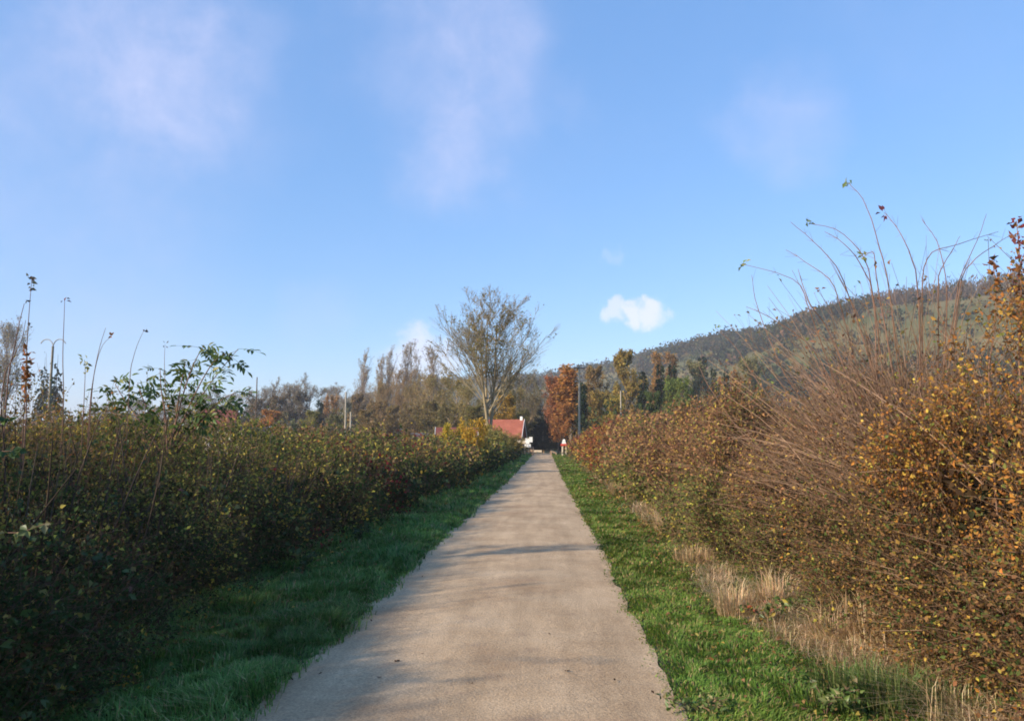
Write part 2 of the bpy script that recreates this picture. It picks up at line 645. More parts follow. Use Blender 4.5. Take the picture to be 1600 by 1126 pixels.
# ------------------------------------------------------------------ grass
def lod(y, near=8.0, mx=9.0):
    s = np.clip(y / near, 1.0, mx)
    return np.where(y < 3.0, 2.2, s)


def sample_y(n, y0, y1, power=2.0, near=8.0, mx=9.0, g=None):
    g = g or rng
    yy = np.linspace(y0, y1, 4000)
    wgt = 1.0 / lod(yy, near, mx) ** power
    c = np.cumsum(wgt)
    c /= c[-1]
    return np.interp(g.random(n), c, yy)


def pal(n, entries, g=None):
    """n colours from [(weight, rgb)] with jitter; alpha 1"""
    g = g or rng
    wts = np.array([e[0] for e in entries], float)
    k = g.choice(len(entries), n, p=wts / wts.sum())
    c = np.array([e[1] for e in entries])[k]
    j = g.normal(1, .16, (n, 1)) * g.normal(1, .06, (n, 3))
    c = np.clip(c * np.clip(j, .5, 1.6), 0.004, 1.2)
    return np.concatenate([c, np.ones((n, 1))], 1)


def grass_strip(name, side, n, label, hmin, hmax, palette, width, seed, straw=None):
    g = np.random.default_rng(seed)
    y = sample_y(n, 1.0, 118.0, 2.0, 7.0, 10.0, g)
    s = lod(y, 7.0, 10.0)
    u = g.random(n)
    if side < 0:
        edge = np.interp(y, P_Y, P_EL)
        x = edge + .02 + g.normal(0, .05, n) - u ** 1.15 * width
        rise = 0.0
    else:
        edge = np.interp(y, P_Y, P_ER)
        x = edge - .01 + g.normal(0, .045, n) + u ** 1.1 * width
    n3 = np.stack([x, y, 0 * y], -1)
    cl = vnoise(n3, 1.6, seed)                      # tussocks
    cl2 = vnoise(n3, 5.0, seed + 1)
    H = hmin + (hmax - hmin) * np.clip(cl * .7 + cl2 * .5 - .1, 0, 1) * g.uniform(.6, 1.25, n)
    du = np.abs(x - edge)
    H *= np.clip(.45 + du / .35, .45, 1.0) * (1 + 0.0 * u)
    H *= np.where(s > 1, np.minimum(s, 4) ** .25, 1)
    th = vnoise(n3, 2.3, seed + 3) * 4 * math.pi + g.normal(0, .9, n)
    k = g.uniform(.25, 1.1, n)
    lean = np.stack([np.cos(th) * k, np.sin(th) * k, -0.25 * k], -1)
    col = pal(n, palette, g)
    patch = vnoise(n3, .9, seed + 5)
    col[:, :3] *= (0.62 + .76 * patch)[:, None]
    col[:, 0] *= 0.85 + .45 * vnoise(n3, .5, seed + 7)
    pos = np.stack([x, y, gz(y) - .005 + 0 * x], -1)
    b = MB()
    b.blades(pos, lean, H, g.uniform(.0045, .0095, n) * s * 1.2, col)
    return tag(b.build(name, M_GRASS), label, 'grass', kind='stuff')


grass_strip('verge_grass', -1, 72000, 'lush dark green grass verge between gravel path and left hedge', .05, .24,
            [(5, (.105, .235, .05)), (3, (.135, .275, .06)), (2.5, (.18, .32, .09)), (1.2, (.31, .33, .15)), (.4, (.38, .30, .16)), (1.5, (.05, .13, .03))], 2.0, 41)
grass_strip('verge_grass', 1, 76000, 'short mown green grass verge along the right edge of the path', .035, .10,
            [(5, (.115, .205, .03)), (3, (.09, .175, .03)), (2, (.155, .235, .04)), (1.1, (.26, .23, .08)), (.9, (.36, .27, .13))], 1.75, 51)


# ------------------------------------------------------------------ hedges and bushes
def bush_volume(n, y0, y1, inside, g, near=8.0, mx=7.0, xr=(-7, -3), zmax=3.2):
    """n points in a shell of the volume given by inside(x,y,z)->depth (metres below the surface)"""
    out, got = [], 0
    tries = 0
    while got < n and tries < 40:
        m = max(20000, n)
        y = sample_y(m, y0, y1, 2.0, near, mx, g)
        x = g.uniform(xr[0], xr[1], m)
        z = g.uniform(0.0, zmax, m)
        dpt = inside(x, y, z)
        # most leaves near the surface, thinning to the inside
        p = np.where(dpt > 0, np.exp(-np.maximum(dpt, 0) / .42), 0)
        p = p * np.clip((vnoise(np.stack([x, y, z], -1), 1.5, 611) * .6 + vnoise(np.stack([x, y, z], -1), 4.0, 612) * .4 - .36) * 4.5, .04, 1)
        k = g.random(m) < p
        out.append(np.stack([x, y, z, dpt], -1)[k])
        got += int(k.sum())
        tries += 1
    a = np.concatenate(out)[:n]
    return a


def fill_bush(parent, pts, grad, palette_fn, g, leaf=(.022, .042), per=6, twig=(.12, .34), near=8.0, mx=7.0, up=.55,
              twigcol=((.10, .065, .045), (.17, .12, .085)), wid=.62, leafmat=None, tw_r=.0022, names=('foliage', 'twigs'), spread=.05):
    n = len(pts)
    P = pts[:, :3].copy()
    P[:, 2] += gz(P[:, 1])
    s = lod(P[:, 1], near, mx)
    out = grad(pts)
    d = unit(out * .8 + rand_dir(n, g) * .9 + np.array([[0, 0, up]]))
    L = g.uniform(*twig, n) * s ** .55
    mid = P + d * (L * .5)[:, None] + rand_dir(n, g) * (L * .1)[:, None]
    tip = P + d * L[:, None] + rand_dir(n, g) * (L * .15)[:, None] + np.array([[0, 0, 1.0]]) * (L * .08)[:, None]
    b = MB()
    r0 = g.uniform(.8, 1.5, n) * tw_r * s * .8
    tc_ = np.array(twigcol[0]) + g.random((n, 1)) * (np.array(twigcol[1]) - np.array(twigcol[0]))
    tc_ = np.concatenate([tc_, np.zeros((n, 1))], 1)
    b.tubes(np.stack([P, tip], 1), np.stack([r0, r0 * .4], 1), 3, tc_)
    tw = tag(b.build(names[1], M_PLANT, parent), kind='stuff')
    b = MB()
    idx = np.repeat(np.arange(n), per)
    t = g.random(len(idx))[:, None]
    q = np.where(t < .5, P[idx] + (mid - P)[idx] * (t * 2), mid[idx] + (tip - mid)[idx] * (t * 2 - 1))
    q = q + rand_dir(len(idx), g) * (spread * s[idx])[:, None] * .5
    ld = unit(d[idx] * .5 + rand_dir(len(idx), g) + np.array([[0, 0, -.15]]))
    nr = rand_dir(len(idx), g) + np.array([[0, 0, .5]])
    LL = g.uniform(*leaf, len(idx)) * s[idx]
    col = palette_fn(q, pts[idx], g)
    b.leaves(q, ld, nr, LL, LL * wid * g.uniform(.7, 1.2, len(idx)), col)
    lf = tag(b.build(names[0], leafmat or M_PLANT, parent), kind='stuff')
    return tw, lf


def inner_fill(parent, n, y0, y1, inside, g, xr, zmax, cols, size=(.04, .08), near=8.0, mx=7.0):
    out, got = [], 0
    while got < n:
        m = 40000
        y = sample_y(m, y0, y1, 2.0, near, mx, g)
        x = g.uniform(xr[0], xr[1], m)
        z = g.uniform(0, zmax, m)
        k = inside(x, y, z) > .28
        out.append(np.stack([x, y, z + gz(y)], -1)[k])
        got += int(k.sum())
    q = np.concatenate(out)[:n]
    s = lod(q[:, 1], near, mx)
    LL = g.uniform(*size, n) * s
    b = MB()
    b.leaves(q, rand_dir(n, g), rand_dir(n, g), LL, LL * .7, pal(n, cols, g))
    return tag(b.build('inner_foliage', M_PLANT, parent), kind='stuff')


# --- the left hedge
HL_Y = np.array([-8, 3, 5, 8, 12, 20, 31, 50, 70, 90, 118])
HL_H = np.array([2.15, 2.25, 2.25, 2.05, 1.70, 1.48, 1.42, 1.42, 1.5, 1.58, 1.65])


def left_inside(x, y, z):
    n3 = np.stack([x, y, z], -1)
    s = np.sqrt(lod(y, 8, 7))
    Ht = np.interp(y, HL_Y, HL_H) + (vnoise(n3 * np.array([[1, 1, 0]]), .6, 61) - .5) * 1.0 + (vnoise(n3 * np.array([[1, 1, 0]]), 2.6, 62) - .5) * .34
    nse = (vnoise(n3, .8, 63) - .5) * 1.05 + (vnoise(n3, 2.6, 64) - .5) * .42
    t = np.clip((z - .7) / 1.25, 0, 1.2)
    xf = np.interp(y, [5.0, 8.5], [-3.0, -3.42]) - 2.0 * np.clip(z - .85, 0, 1.2) - .22 * np.clip((.35 - z) / .35, 0, 1) + nse
    xb = -6.9 + .4 * t - nse
    return np.minimum(np.minimum(xf - x, (Ht - z) * .9), x - xb)


def left_grad(p):
    z = p[:, 2]
    t = np.clip((z - .6) / 1.2, 0, 1)
    gx = np.where(p[:, 0] > -5.4, 1.0, -1.0) * (1 - .75 * t)
    return np.stack([gx, 0 * gx, t * .9], -1)


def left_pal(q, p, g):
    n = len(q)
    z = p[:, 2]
    brown = pal(n, [(4, (.23, .16, .085)), (3, (.31, .21, .11)), (3, (.21, .185, .07)), (1.6, (.42, .33, .075)), (.6, (.62, .48, .09)), (.12, (.28, .06, .05)), (2, (.14, .16, .05))], g)  # brown upper leaves, lightened to put the sunlit top into the colour
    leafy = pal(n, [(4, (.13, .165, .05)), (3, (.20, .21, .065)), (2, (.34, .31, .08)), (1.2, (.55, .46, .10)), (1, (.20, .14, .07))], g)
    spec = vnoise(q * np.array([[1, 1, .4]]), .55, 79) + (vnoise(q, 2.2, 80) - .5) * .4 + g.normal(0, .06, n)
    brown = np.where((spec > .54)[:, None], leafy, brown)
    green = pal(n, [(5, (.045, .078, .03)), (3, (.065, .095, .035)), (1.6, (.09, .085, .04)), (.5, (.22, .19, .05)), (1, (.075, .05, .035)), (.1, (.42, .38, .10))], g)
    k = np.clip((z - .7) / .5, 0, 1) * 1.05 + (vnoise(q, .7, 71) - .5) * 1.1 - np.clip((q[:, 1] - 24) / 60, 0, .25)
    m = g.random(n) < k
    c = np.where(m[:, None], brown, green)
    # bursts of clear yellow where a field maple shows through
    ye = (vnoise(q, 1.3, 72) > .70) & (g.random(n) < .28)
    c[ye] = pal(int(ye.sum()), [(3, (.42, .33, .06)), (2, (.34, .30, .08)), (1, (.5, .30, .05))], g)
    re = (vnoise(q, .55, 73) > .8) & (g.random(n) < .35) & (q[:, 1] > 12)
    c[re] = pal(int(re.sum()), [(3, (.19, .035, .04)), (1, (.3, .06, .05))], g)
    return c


g = np.random.default_rng(101)
hedge_l = empty('hedge', (-4.6, 5, 0))
tag(hedge_l, 'long mixed hedge left of the path, dark shaded side and brown sunlit top', 'hedge')
hedge_l.location = (0, 0, 0)
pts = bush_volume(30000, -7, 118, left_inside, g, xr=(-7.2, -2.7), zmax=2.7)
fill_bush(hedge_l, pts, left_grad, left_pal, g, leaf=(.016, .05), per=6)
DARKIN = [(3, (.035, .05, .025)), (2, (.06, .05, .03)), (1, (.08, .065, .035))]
# patches of bigger bramble and dogwood leaves
pb = bush_volume(2600, 2, 60, left_inside, g, xr=(-6.2, -2.7), zmax=2.3)
pb = pb[vnoise(pb[:, :3], .9, 613) > .52]
q = np.repeat(pb[:, :3], 3, 0) + rand_dir(len(pb) * 3, g) * .06
q[:, 0] += .05
sb = np.repeat(lod(pb[:, 1]), 3)
q[:, 2] += gz(q[:, 1])
LL = g.uniform(.045, .085, len(q)) * np.minimum(sb, 3)
b = MB()
b.leaves(q, unit(rand_dir(len(q), g) + np.array([[.3, -.3, -.35]])), rand_dir(len(q), g) * .7 + np.array([[.5, -.5, .6]]), LL, LL * .68, pal(len(q), [(4, (.07, .12, .035)), (3, (.10, .15, .045)), (1.3, (.28, .26, .07)), (.8, (.22, .10, .06))], g))
tag(b.build('bramble_leaves', M_GLOSSY, hedge_l), kind='stuff')
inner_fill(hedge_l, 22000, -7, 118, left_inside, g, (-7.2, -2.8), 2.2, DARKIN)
# loose sprays that break the top line
n = 1000
yv = np.concatenate([sample_y(800, 3, 110, 1.3, 8, 7, g), np.repeat(g.uniform(5.5, 13, 25), 8) + g.normal(0, .22, 200)])
xv = g.uniform(-6.2, -3.9, n)
ln = g.uniform(.3, .8, n) * np.where(g.random(n) < .10, 1.5, 1)
ln[800:] = np.repeat(g.uniform(.45, .95, 25), 8) * g.uniform(.6, 1.1, 200)
xv[800:] = np.repeat(g.uniform(-6.0, -4.6, 25), 8) + g.normal(0, .2, 200)
zv = np.minimum(np.interp(yv, HL_Y, HL_H), .85 + (-3.42 - xv) / 2.0) + gz(yv) - .2
tp = np.stack([xv + g.normal(0, .14, n), yv + g.normal(0, .14, n), zv + ln], -1)
bs = np.stack([xv, yv, zv], -1)
t3 = np.linspace(0, 1, 4)[None, :, None]
P = bs[:, None] * (1 - t3) + tp[:, None] * t3 + rand_dir(n, g)[:, None] * np.sin(t3 * 3.1) * .05
sl = lod(yv)
b = MB()
b.tubes(P, (.003 * sl ** .7)[:, None] * (1 - .6 * t3[..., 0]), 3, (.15, .11, .08, 0))
tag(b.build('spray_stems', M_PLANT, hedge_l), kind='stuff')
idx = np.repeat(np.arange(n), 14)
u = g.random(len(idx))[:, None] ** .8
q = bs[idx] * (1 - u) + tp[idx] * u + rand_dir(len(idx), g) * (.035 * sl[idx])[:, None]
LL = g.uniform(.02, .045, len(idx)) * sl[idx]
kind = vnoise(bs, 1.1, 77)[idx]
cA = pal(len(idx), [(3, (.20, .14, .05)), (2, (.13, .13, .045)), (1, (.36, .28, .06)), (.6, (.35, .15, .05))], g)
cB = pal(len(idx), [(3, (.08, .11, .035)), (2, (.12, .14, .045)), (1, (.26, .24, .06))], g)
b = MB()
b.leaves(q, rand_dir(len(idx), g), rand_dir(len(idx), g) + np.array([[0, 0, .5]]), LL, LL * .6, np.where(kind[:, None] > .5, cA, cB))
tag(b.build('spray_leaves', M_PLANT, hedge_l), kind='stuff')


def stems(parent, bases, tops, r, col, g, name='stems', K=5, bend=.12):
    n = len(bases)
    t = np.linspace(0, 1, K)[None, :, None]
    P = bases[:, None] * (1 - t) + tops[:, None] * t + rand_dir(n, g)[:, None] * (np.sin(t * math.pi) * bend)
    rad = r[:, None] * (1 - .75 * t[..., 0])
    b = MB()
    c = np.concatenate([np.array(col) * g.uniform(.7, 1.3, (n, 1)), np.zeros((n, 1))], 1)
    b.tubes(P, rad, 4, c)
    return tag(b.build(name, M_PLANT, parent), kind='stuff')


n = 900
y = sample_y(n, -6, 117, 1.0, 8, 7, g)
bx = g.uniform(-5.4, -3.8, n)
b0 = np.stack([bx, y, gz(y) - .05], -1)
hh = np.interp(y, HL_Y, HL_H) * g.uniform(.6, 1.02, n)
b1 = b0 + np.stack([g.normal(0, .35, n), g.normal(0, .35, n), hh], -1)
stems(hedge_l, b0, b1, g.uniform(.006, .018, n) * np.sqrt(lod(y)), (.09, .07, .055), g, 'stems')


# --- right-hand bushes
def seg_inside(y0, y1, Hf, xfoot, xback, seed, amp=1.0, lean=.25):
    def f(x, y, z):
        n3 = np.stack([x, y, z], -1)
        n2 = n3 * np.array([[1, 1, 0]])
        Ht = Hf(y) + ((vnoise(n2, .7, seed) - .5) * .9 + (vnoise(n2, 2.2, seed + 1) - .5) * .5) * amp
        nse = ((vnoise(n3, .8, seed + 2) - .5) * .75 + (vnoise(n3, 2.6, seed + 3) - .5) * .34) * amp
        t = np.clip(z / 2.6, 0, 1.2)
        foot = xfoot(y)
        xf = foot + .20 - lean * np.sin(np.clip(t, 0, 1) * math.pi) * .9 + .65 * t ** 2.2 - nse
        xb = xback + nse - .4 * t
        e = np.minimum(y - y0, y1 - y) + (vnoise(n3, .6, seed + 4) - .5) * 1.0 + .4
        return np.minimum(np.minimum(np.minimum(x - xf, xb - x), (Ht - z) * .85), e)
    return f


def right_grad(xm):
    def f(p):
        t = np.clip((p[:, 2] - .8) / 1.6, 0, 1)
        gx = np.where(p[:, 0] < xm, -1.0, 1.0) * (1 - .7 * t)
        return np.stack([gx, -.25 + 0 * gx, t * .9], -1)
    return f


GOLD = [(4, (.44, .215, .06)), (2.5, (.54, .32, .07)), (4, (.32, .155, .06)), (1.6, (.64, .46, .10)), (2.5, (.20, .10, .05)), (1.8, (.18, .20, .055)), (1.6, (.58, .26, .06))]
RUST = [(4, (.34, .19, .095)), (3, (.40, .24, .11)), (3, (.22, .12, .07)), (1.8, (.21, .20, .07)), (1.0, (.50, .34, .085)), (.6, (.62, .48, .10))]
BROWNISH = [(4, (.22, .125, .06)), (3, (.29, .17, .075)), (2, (.13, .08, .045)), (2.5, (.14, .17, .055)), (1.5, (.08, .13, .04)), (1.2, (.44, .28, .08)), (.7, (.56, .42, .09))]
OLIVE = [(4, (.16, .18, .06)), (3, (.22, .20, .07)), (2.5, (.105, .15, .045)), (1.2, (.28, .19, .08)), (1.3, (.50, .45, .09))]
RED = [(4, (.25, .085, .05)), (3, (.33, .14, .055)), (2, (.40, .22, .06)), (1, (.15, .09, .04)), (1, (.45, .33, .07))]


def pal_mix(pa, pb, scale, seed, thr=.5, zlow=None):
    def f(q, p, g):
        n = len(q)
        a = pal(n, pa, g)
        b = pal(n, pb, g)
        v = vnoise(q, scale, seed) + (vnoise(q, scale * 3.1, seed + 1) - .5) * .5
        if zlow is not None:
            v = v + np.clip((zlow - p[:, 2]) / 1.0, -.35, .35)
        return np.where(((v + g.normal(0, .07, n)) > thr)[:, None], b, a)
    return f


def yfoot(y):
    return np.interp(y, [-3, 4, 7, 12, 20, 40, 80, 120], [2.45, 2.35, 2.2, 2.25, 2.45, 2.75, 3.3, 3.7])


g = np.random.default_rng(202)
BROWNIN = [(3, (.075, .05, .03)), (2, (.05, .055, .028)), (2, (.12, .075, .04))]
gold = tag(empty('golden_bush'), 'golden and orange leaved bush filling the right edge, nearest to the camera', 'bush')
INS = seg_inside(-1.5, 7.6, lambda y: np.interp(y, [-2, 3, 4.5, 5.2, 6.2, 7.6], [2.75, 2.85, 2.85, 2.6, 1.9, 1.4]), yfoot, 4.7, 81)
pts = bush_volume(19000, -1.5, 7.6, INS, g, xr=(1.7, 4.9), zmax=3.4)
fill_bush(gold, pts, right_grad(3.6), pal_mix(GOLD, BROWNISH, .9, 83, .56, 1.15), g, leaf=(.014, .042), per=8, twigcol=((.10, .06, .04), (.30, .20, .13)), tw_r=.0026)
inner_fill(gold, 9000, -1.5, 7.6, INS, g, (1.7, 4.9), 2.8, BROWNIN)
n = 130
yb = g.uniform(-1, 7.2, n)
b0 = np.stack([g.uniform(3.0, 4.2, n), yb, 0 * yb - .05], -1)
stems(gold, b0, b0 + np.stack([g.normal(0, .4, n), g.normal(0, .35, n), g.uniform(1.4, 2.7, n)], -1), g.uniform(.004, .011, n), (.12, .08, .055), g)

bare = tag(empty('bare_stemmed_bush'), 'tall bush with a fan of long bare arching stems above brown leaves', 'bush')
INS = seg_inside(6.6, 11.5, lambda y: np.interp(y, [6, 8, 11.5], [1.75, 1.95, 1.9]), yfoot, 4.6, 91)
pts = bush_volume(9000, 6.6, 11.5, INS, g, xr=(1.8, 4.9), zmax=3.2)
fill_bush(bare, pts, right_grad(3.5), pal_mix(RUST, OLIVE, .8, 93, .36, 1.1), g, leaf=(.02, .04), per=5, twig=(.16, .42), twigcol=((.15, .09, .06), (.28, .18, .12)), tw_r=.0026)
inner_fill(bare, 6000, 6.6, 11.5, INS, g, (1.8, 4.9), 2.4, BROWNIN)

rust = tag(empty('brown_hedge'), 'brown twiggy hedge right of the path, beyond the tall bare stems', 'hedge')
INS = seg_inside(11, 38, lambda y: np.interp(y, [11, 14, 24, 38], [1.8, 1.8, 1.95, 2.2]), yfoot, 5.2, 111, 1.35)
pts = bush_volume(15000, 11, 38, INS, g, xr=(1.8, 5.4), zmax=3.6)
fill_bush(rust, pts, right_grad(3.6), pal_mix(RUST, OLIVE, .42, 113, .48, 1.0), g, leaf=(.02, .05), per=6, twig=(.14, .36), twigcol=((.16, .09, .065), (.27, .17, .12)), tw_r=.0027)
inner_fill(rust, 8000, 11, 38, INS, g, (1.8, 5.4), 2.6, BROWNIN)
far_r = tag(empty('russet_hedge'), 'russet and orange far end of the right hedge, reaching to the end of the path', 'hedge')
INS = seg_inside(37, 112, lambda y: np.interp(y, [37, 45, 70, 90, 112], [2.1, 2.2, 2.0, 1.7, 1.3]), yfoot, 5.6, 121, 1.3)
pts = bush_volume(7500, 37, 112, INS, g, near=8, mx=9, xr=(1.6, 6.0), zmax=4.0)
fill_bush(far_r, pts, right_grad(3.8), pal_mix(RED, OLIVE, .22, 123, .62, .7), g, leaf=(.02, .04), per=6, mx=9)
inner_fill(far_r, 5000, 37, 112, INS, g, (1.6, 6.0), 3, BROWNIN)
for par, ya, yb_, nn in ((bare, 6.8, 11.3, 70), (rust, 11, 38, 160), (far_r, 38, 111, 120)):
    yv = g.uniform(ya, yb_, nn)
    b0 = np.stack([g.uniform(2.8, 4.6, nn), yv, gz(yv) - .05], -1)
    stems(par, b0, b0 + np.stack([g.normal(0, .4, nn), g.normal(0, .35, nn), g.uniform(1.3, 2.3, nn)], -1), g.uniform(.006, .016, nn) * np.sqrt(lod(yv)), (.15, .10, .075), g)

# upright twigs bristling out of the brown hedge
n = 380
yv = sample_y(n, 11, 40, 1.0, 9, 6, g)
b0 = np.stack([g.uniform(2.7, 4.2, n), yv, g.uniform(.7, 1.5, n)], -1)
dv = unit(np.stack([g.normal(-.15, .35, n), g.normal(-.25, .35, n), np.ones(n)], -1))
stems(rust, b0, b0 + dv * g.uniform(.5, 1.15, n)[:, None], g.uniform(.0035, .006, n) * np.sqrt(lod(yv)) * 1.1, (.24, .14, .095), g, 'upright_twigs', 4, .06)


# --- the long stems of the bare bush: traced tips, each stem a part
def curve_pts(ctrl, K=14):
    c = np.array([tuple(p) for p in ctrl], float)
    m = len(c)
    t = np.linspace(0, m - 1, K)
    out = []
    for v in t:
        i = min(int(v), m - 2)
        f = v - i
        p0, p1, p2, p3 = c[max(i - 1, 0)], c[i], c[i + 1], c[min(i + 2, m - 1)]
        out.append(0.5 * ((2 * p1) + (-p0 + p2) * f + (2 * p0 - 5 * p1 + 4 * p2 - p3) * f * f + (-p0 + 3 * p1 - 3 * p2 + p3) * f ** 3))
    return np.array(out)


def cluster(b, p, g, n, size, palette, d=None):
    q = np.repeat(np.array([p]), n, 0) + rand_dir(n, g) * size * .5
    ld = unit(rand_dir(n, g) + (np.array([d]) if d is not None else 0))
    LL = g.uniform(.7, 1.3, n) * size
    b.leaves(q, ld, rand_dir(n, g) + np.array([[0, -.4, .3]]), LL, LL * .55, pal(n, palette, g))


STEMS = [  # photo traces of the long stems (tip last), distance up the path
    ([(1440, 760), (1405, 600), (1388, 450), (1370, 370), (1350, 310), (1327, 284)], 7.0, 'pale'),
    ([(1430, 770), (1390, 640), (1368, 460), (1350, 400), (1310, 360), (1268, 350)], 7.2, 'pale'),
    ([(1425, 770), (1372, 600), (1330, 470), (1310, 420), (1275, 380), (1237, 348)], 6.8, None),
    ([(1420, 780), (1360, 640), (1320, 500), (1300, 440), (1262, 410), (1230, 390)], 7.3, None),
    ([(1410, 790), (1330, 660), (1285, 540), (1262, 480), (1240, 440), (1160, 415)], 7.1, 'pale'),
    ([(1440, 770), (1440, 620), (1437, 460), (1425, 400), (1405, 360), (1382, 335)], 6.6, 'red'),
    ([(1450, 770), (1470, 640), (1480, 470), (1478, 430), (1465, 375), (1440, 337)], 7.0, None),
    ([(1445, 770), (1470, 640), (1495, 470), (1505, 430), (1525, 380), (1542, 335)], 7.3, None),
    ([(1440, 780), (1440, 600), (1437, 450), (1450, 395), (1490, 380), (1555, 360)], 6.9, None),
    ([(1450, 780), (1480, 620), (1500, 450), (1520, 410), (1550, 385), (1578, 368)], 7.2, None),
    ([(1425, 780), (1375, 640), (1367, 480), (1350, 420), (1325, 385), (1295, 362)], 6.7, None),
    ([(1440, 780), (1465, 600), (1467, 440), (1475, 410), (1490, 385), (1503, 365)], 7.4, None),
    ([(1405, 800), (1310, 700), (1235, 600), (1205, 540), (1180, 470), (1172, 430)], 7.6, None),
    ([(1400, 800), (1290, 700), (1220, 640), (1180, 590), (1150, 540), (1120, 510)], 7.9, 'pale'),
    ([(1420, 790), (1350, 640), (1300, 520), (1270, 480), (1255, 440), (1250, 420)], 7.0, None),
    ([(1415, 790), (1330, 660), (1280, 560), (1240, 520), (1190, 490), (1165, 480)], 7.3, None),
    ([(1430, 780), (1400, 600), (1380, 480), (1372, 420), (1366, 395), (1352, 402)], 6.8, 'pale'),
    ([(1395, 810), (1270, 740), (1190, 700), (1150, 660), (1110, 600), (1095, 570)], 8.1, None),
]
LEAFTIP = {'pale': [(3, (.30, .33, .13)), (2, (.22, .28, .10))], 'red': [(3, (.22, .07, .08)), (1, (.28, .10, .09))]}
g = np.random.default_rng(303)
for trace, Y, tipk in STEMS:
    ctrl = [at(px, py, Y + g.normal(0, .05) + .12 * math.sin(i * 1.3 + Y)) for i, (px, py) in enumerate(trace)]
    ctrl = [ctrl[0] + Vector((.35, .6, -.8)), ctrl[0] + Vector((.14, .25, -.05))] + ctrl[1:]
    P = curve_pts(ctrl, 20)[None]
    b = MB()
    r = np.interp(np.linspace(0, 1, 20), [0, .5, 1], [.009, .0052, .0020])[None]
    P = P + np.cumsum(g.normal(0, .0035, P.shape), 1)
    b.tubes(P, r, 5, (.2, .12, .085, 0))
    ks = g.integers(8, 19, 11)
    sd = unit(unit(P[0, ks + 1 - (ks > 18)] - P[0, ks - 1]) * .8 + rand_dir(11, g) * .8)
    b.tubes(np.stack([P[0, ks], P[0, ks] + sd * g.uniform(.02, .14, (11, 1))], 1), np.stack([np.full(11, .0016), np.full(11, .0009)], 1), 3, (.2, .12, .085, 0))
    st = b.build('stem', M_STEM, bare)
    if tipk:
        b = MB()
        cluster(b, P[0, -1], g, 6, .055, LEAFTIP[tipk])
        b.build('leaf_tuft', M_PLANT, st)
# the dense fan of shorter stems below them
n = 900
base = np.stack([g.normal(3.30, .22, n), g.normal(7.35, .55, n), g.uniform(.7, 1.45, n)], -1)
az = np.clip(g.normal(-.25, .45, n), -1.0, .6)
dv = np.stack([np.sin(az) + g.normal(0, .10, n), g.normal(-.12, .28, n), np.cos(az)], -1)
Ls = g.uniform(.7, 2.25, n) * np.where(np.abs(az) < .7, 1.0, .8)
t = np.linspace(0, 1, 6)[None, :, None]
P = base[:, None] + unit(dv)[:, None] * (Ls[:, None, None] * t) + np.stack([np.sin(az) * .30, 0 * az, -.16 + 0 * az], -1)[:, None] * t ** 2.4 + rand_dir(n, g)[:, None] * np.sin(t * 3.14) * .07 + rand_dir(n, g)[:, None] * np.sin(t * 7) * .02
b = MB()
cc = np.array([[.33, .22, .15, 0]]) * g.uniform(.5, 1.35, (n, 1)) * np.array([[1, 1, 1, 1]])
cc[:, 3] = 0
b.tubes(P, g.uniform(.0032, .0062, n)[:, None] * (1 - .65 * t[..., 0]), 3, cc)
# forked side twigs
k = g.integers(0, n, 1100)
u = g.integers(2, 5, 1100)
p0 = P[k, u]
d0 = unit(unit(P[k, u + 1] - P[k, u]) + rand_dir(1100, g) * .6)
p1 = p0 + d0 * g.uniform(.08, .35, (1100, 1))
b.tubes(np.stack([p0, p1], 1), np.stack([np.full(1100, .0022), np.full(1100, .001)], 1), 3, cc[k])
tag(b.build('short_stems', M_PLANT, bare), kind='stuff')
k = g.integers(0, n, 2600)
u = g.integers(1, 6, 2600)
b = MB()
LL = g.uniform(.02, .05, 2600)
b.leaves(P[k, u] + rand_dir(2600, g) * .03, rand_dir(2600, g), rand_dir(2600, g) + np.array([[0, 0, .4]]), LL, LL * .6, pal(2600, RUST, g))
tag(b.build('stem_leaves', M_PLANT, bare), kind='stuff')

t = np.linspace(0, 1, 7)[None, :, None]
# --- arching bare canes low on the bush side, leaning to the path
n = 60
base = np.stack([g.uniform(2.7, 3.4, n), g.uniform(7.0, 14.0, n), g.uniform(.5, 1.6, n)], -1)
dv = unit(np.stack([-np.abs(g.normal(.8, .3, n)), g.normal(-.2, .5, n), g.uniform(.0, .8, n)], -1))
Ls = g.uniform(.6, 1.2, n)
P = base[:, None] + dv[:, None] * (Ls[:, None, None] * t) + np.array([[[0, 0, -.25]]]) * t ** 2
b = MB()
cc = np.array([[.27, .19, .13, 0]]) * g.uniform(.7, 1.2, (n, 1))
cc[:, 3] = 0
b.tubes(P, g.uniform(.003, .005, n)[:, None] * (1 - .6 * t[..., 0]), 3, cc)
tag(b.build('side_canes', M_PLANT, bare), kind='stuff')


# --- single shoots standing out of the hedges
def shoot(name, trace, Y, label, tip_pal=None, leaves=0, size=.05, r=.007, along=(), mat=None, group=None):
    ctrl = [at(px, py, Y) for px, py in trace]
    base = ctrl[0].copy()
    base.z -= .9
    root = empty(name, (base.x, base.y, base.z))
    P = curve_pts([base] + ctrl, 14)
    P = P - np.array(base)[None]
    b = MB()
    b.tubes(P[None], np.linspace(r, r * .35, 14)[None], 5, (.16, .13, .11, 0))
    b.build('stem', M_STEM, root)
    if leaves:
        b = MB()
        size = size * 1.35
        cluster(b, P[-1], g, max(4, leaves // 2), size, tip_pal)
        for u, m in along:
            k = u * 13
            p = P[int(k)] + (P[min(int(k) + 1, 13)] - P[int(k)]) * (k - int(k))
            cluster(b, p, g, m, size, tip_pal)
        b.build('leaves', M_PLANT, root)
    return tag(root, label, 'shoot', group)


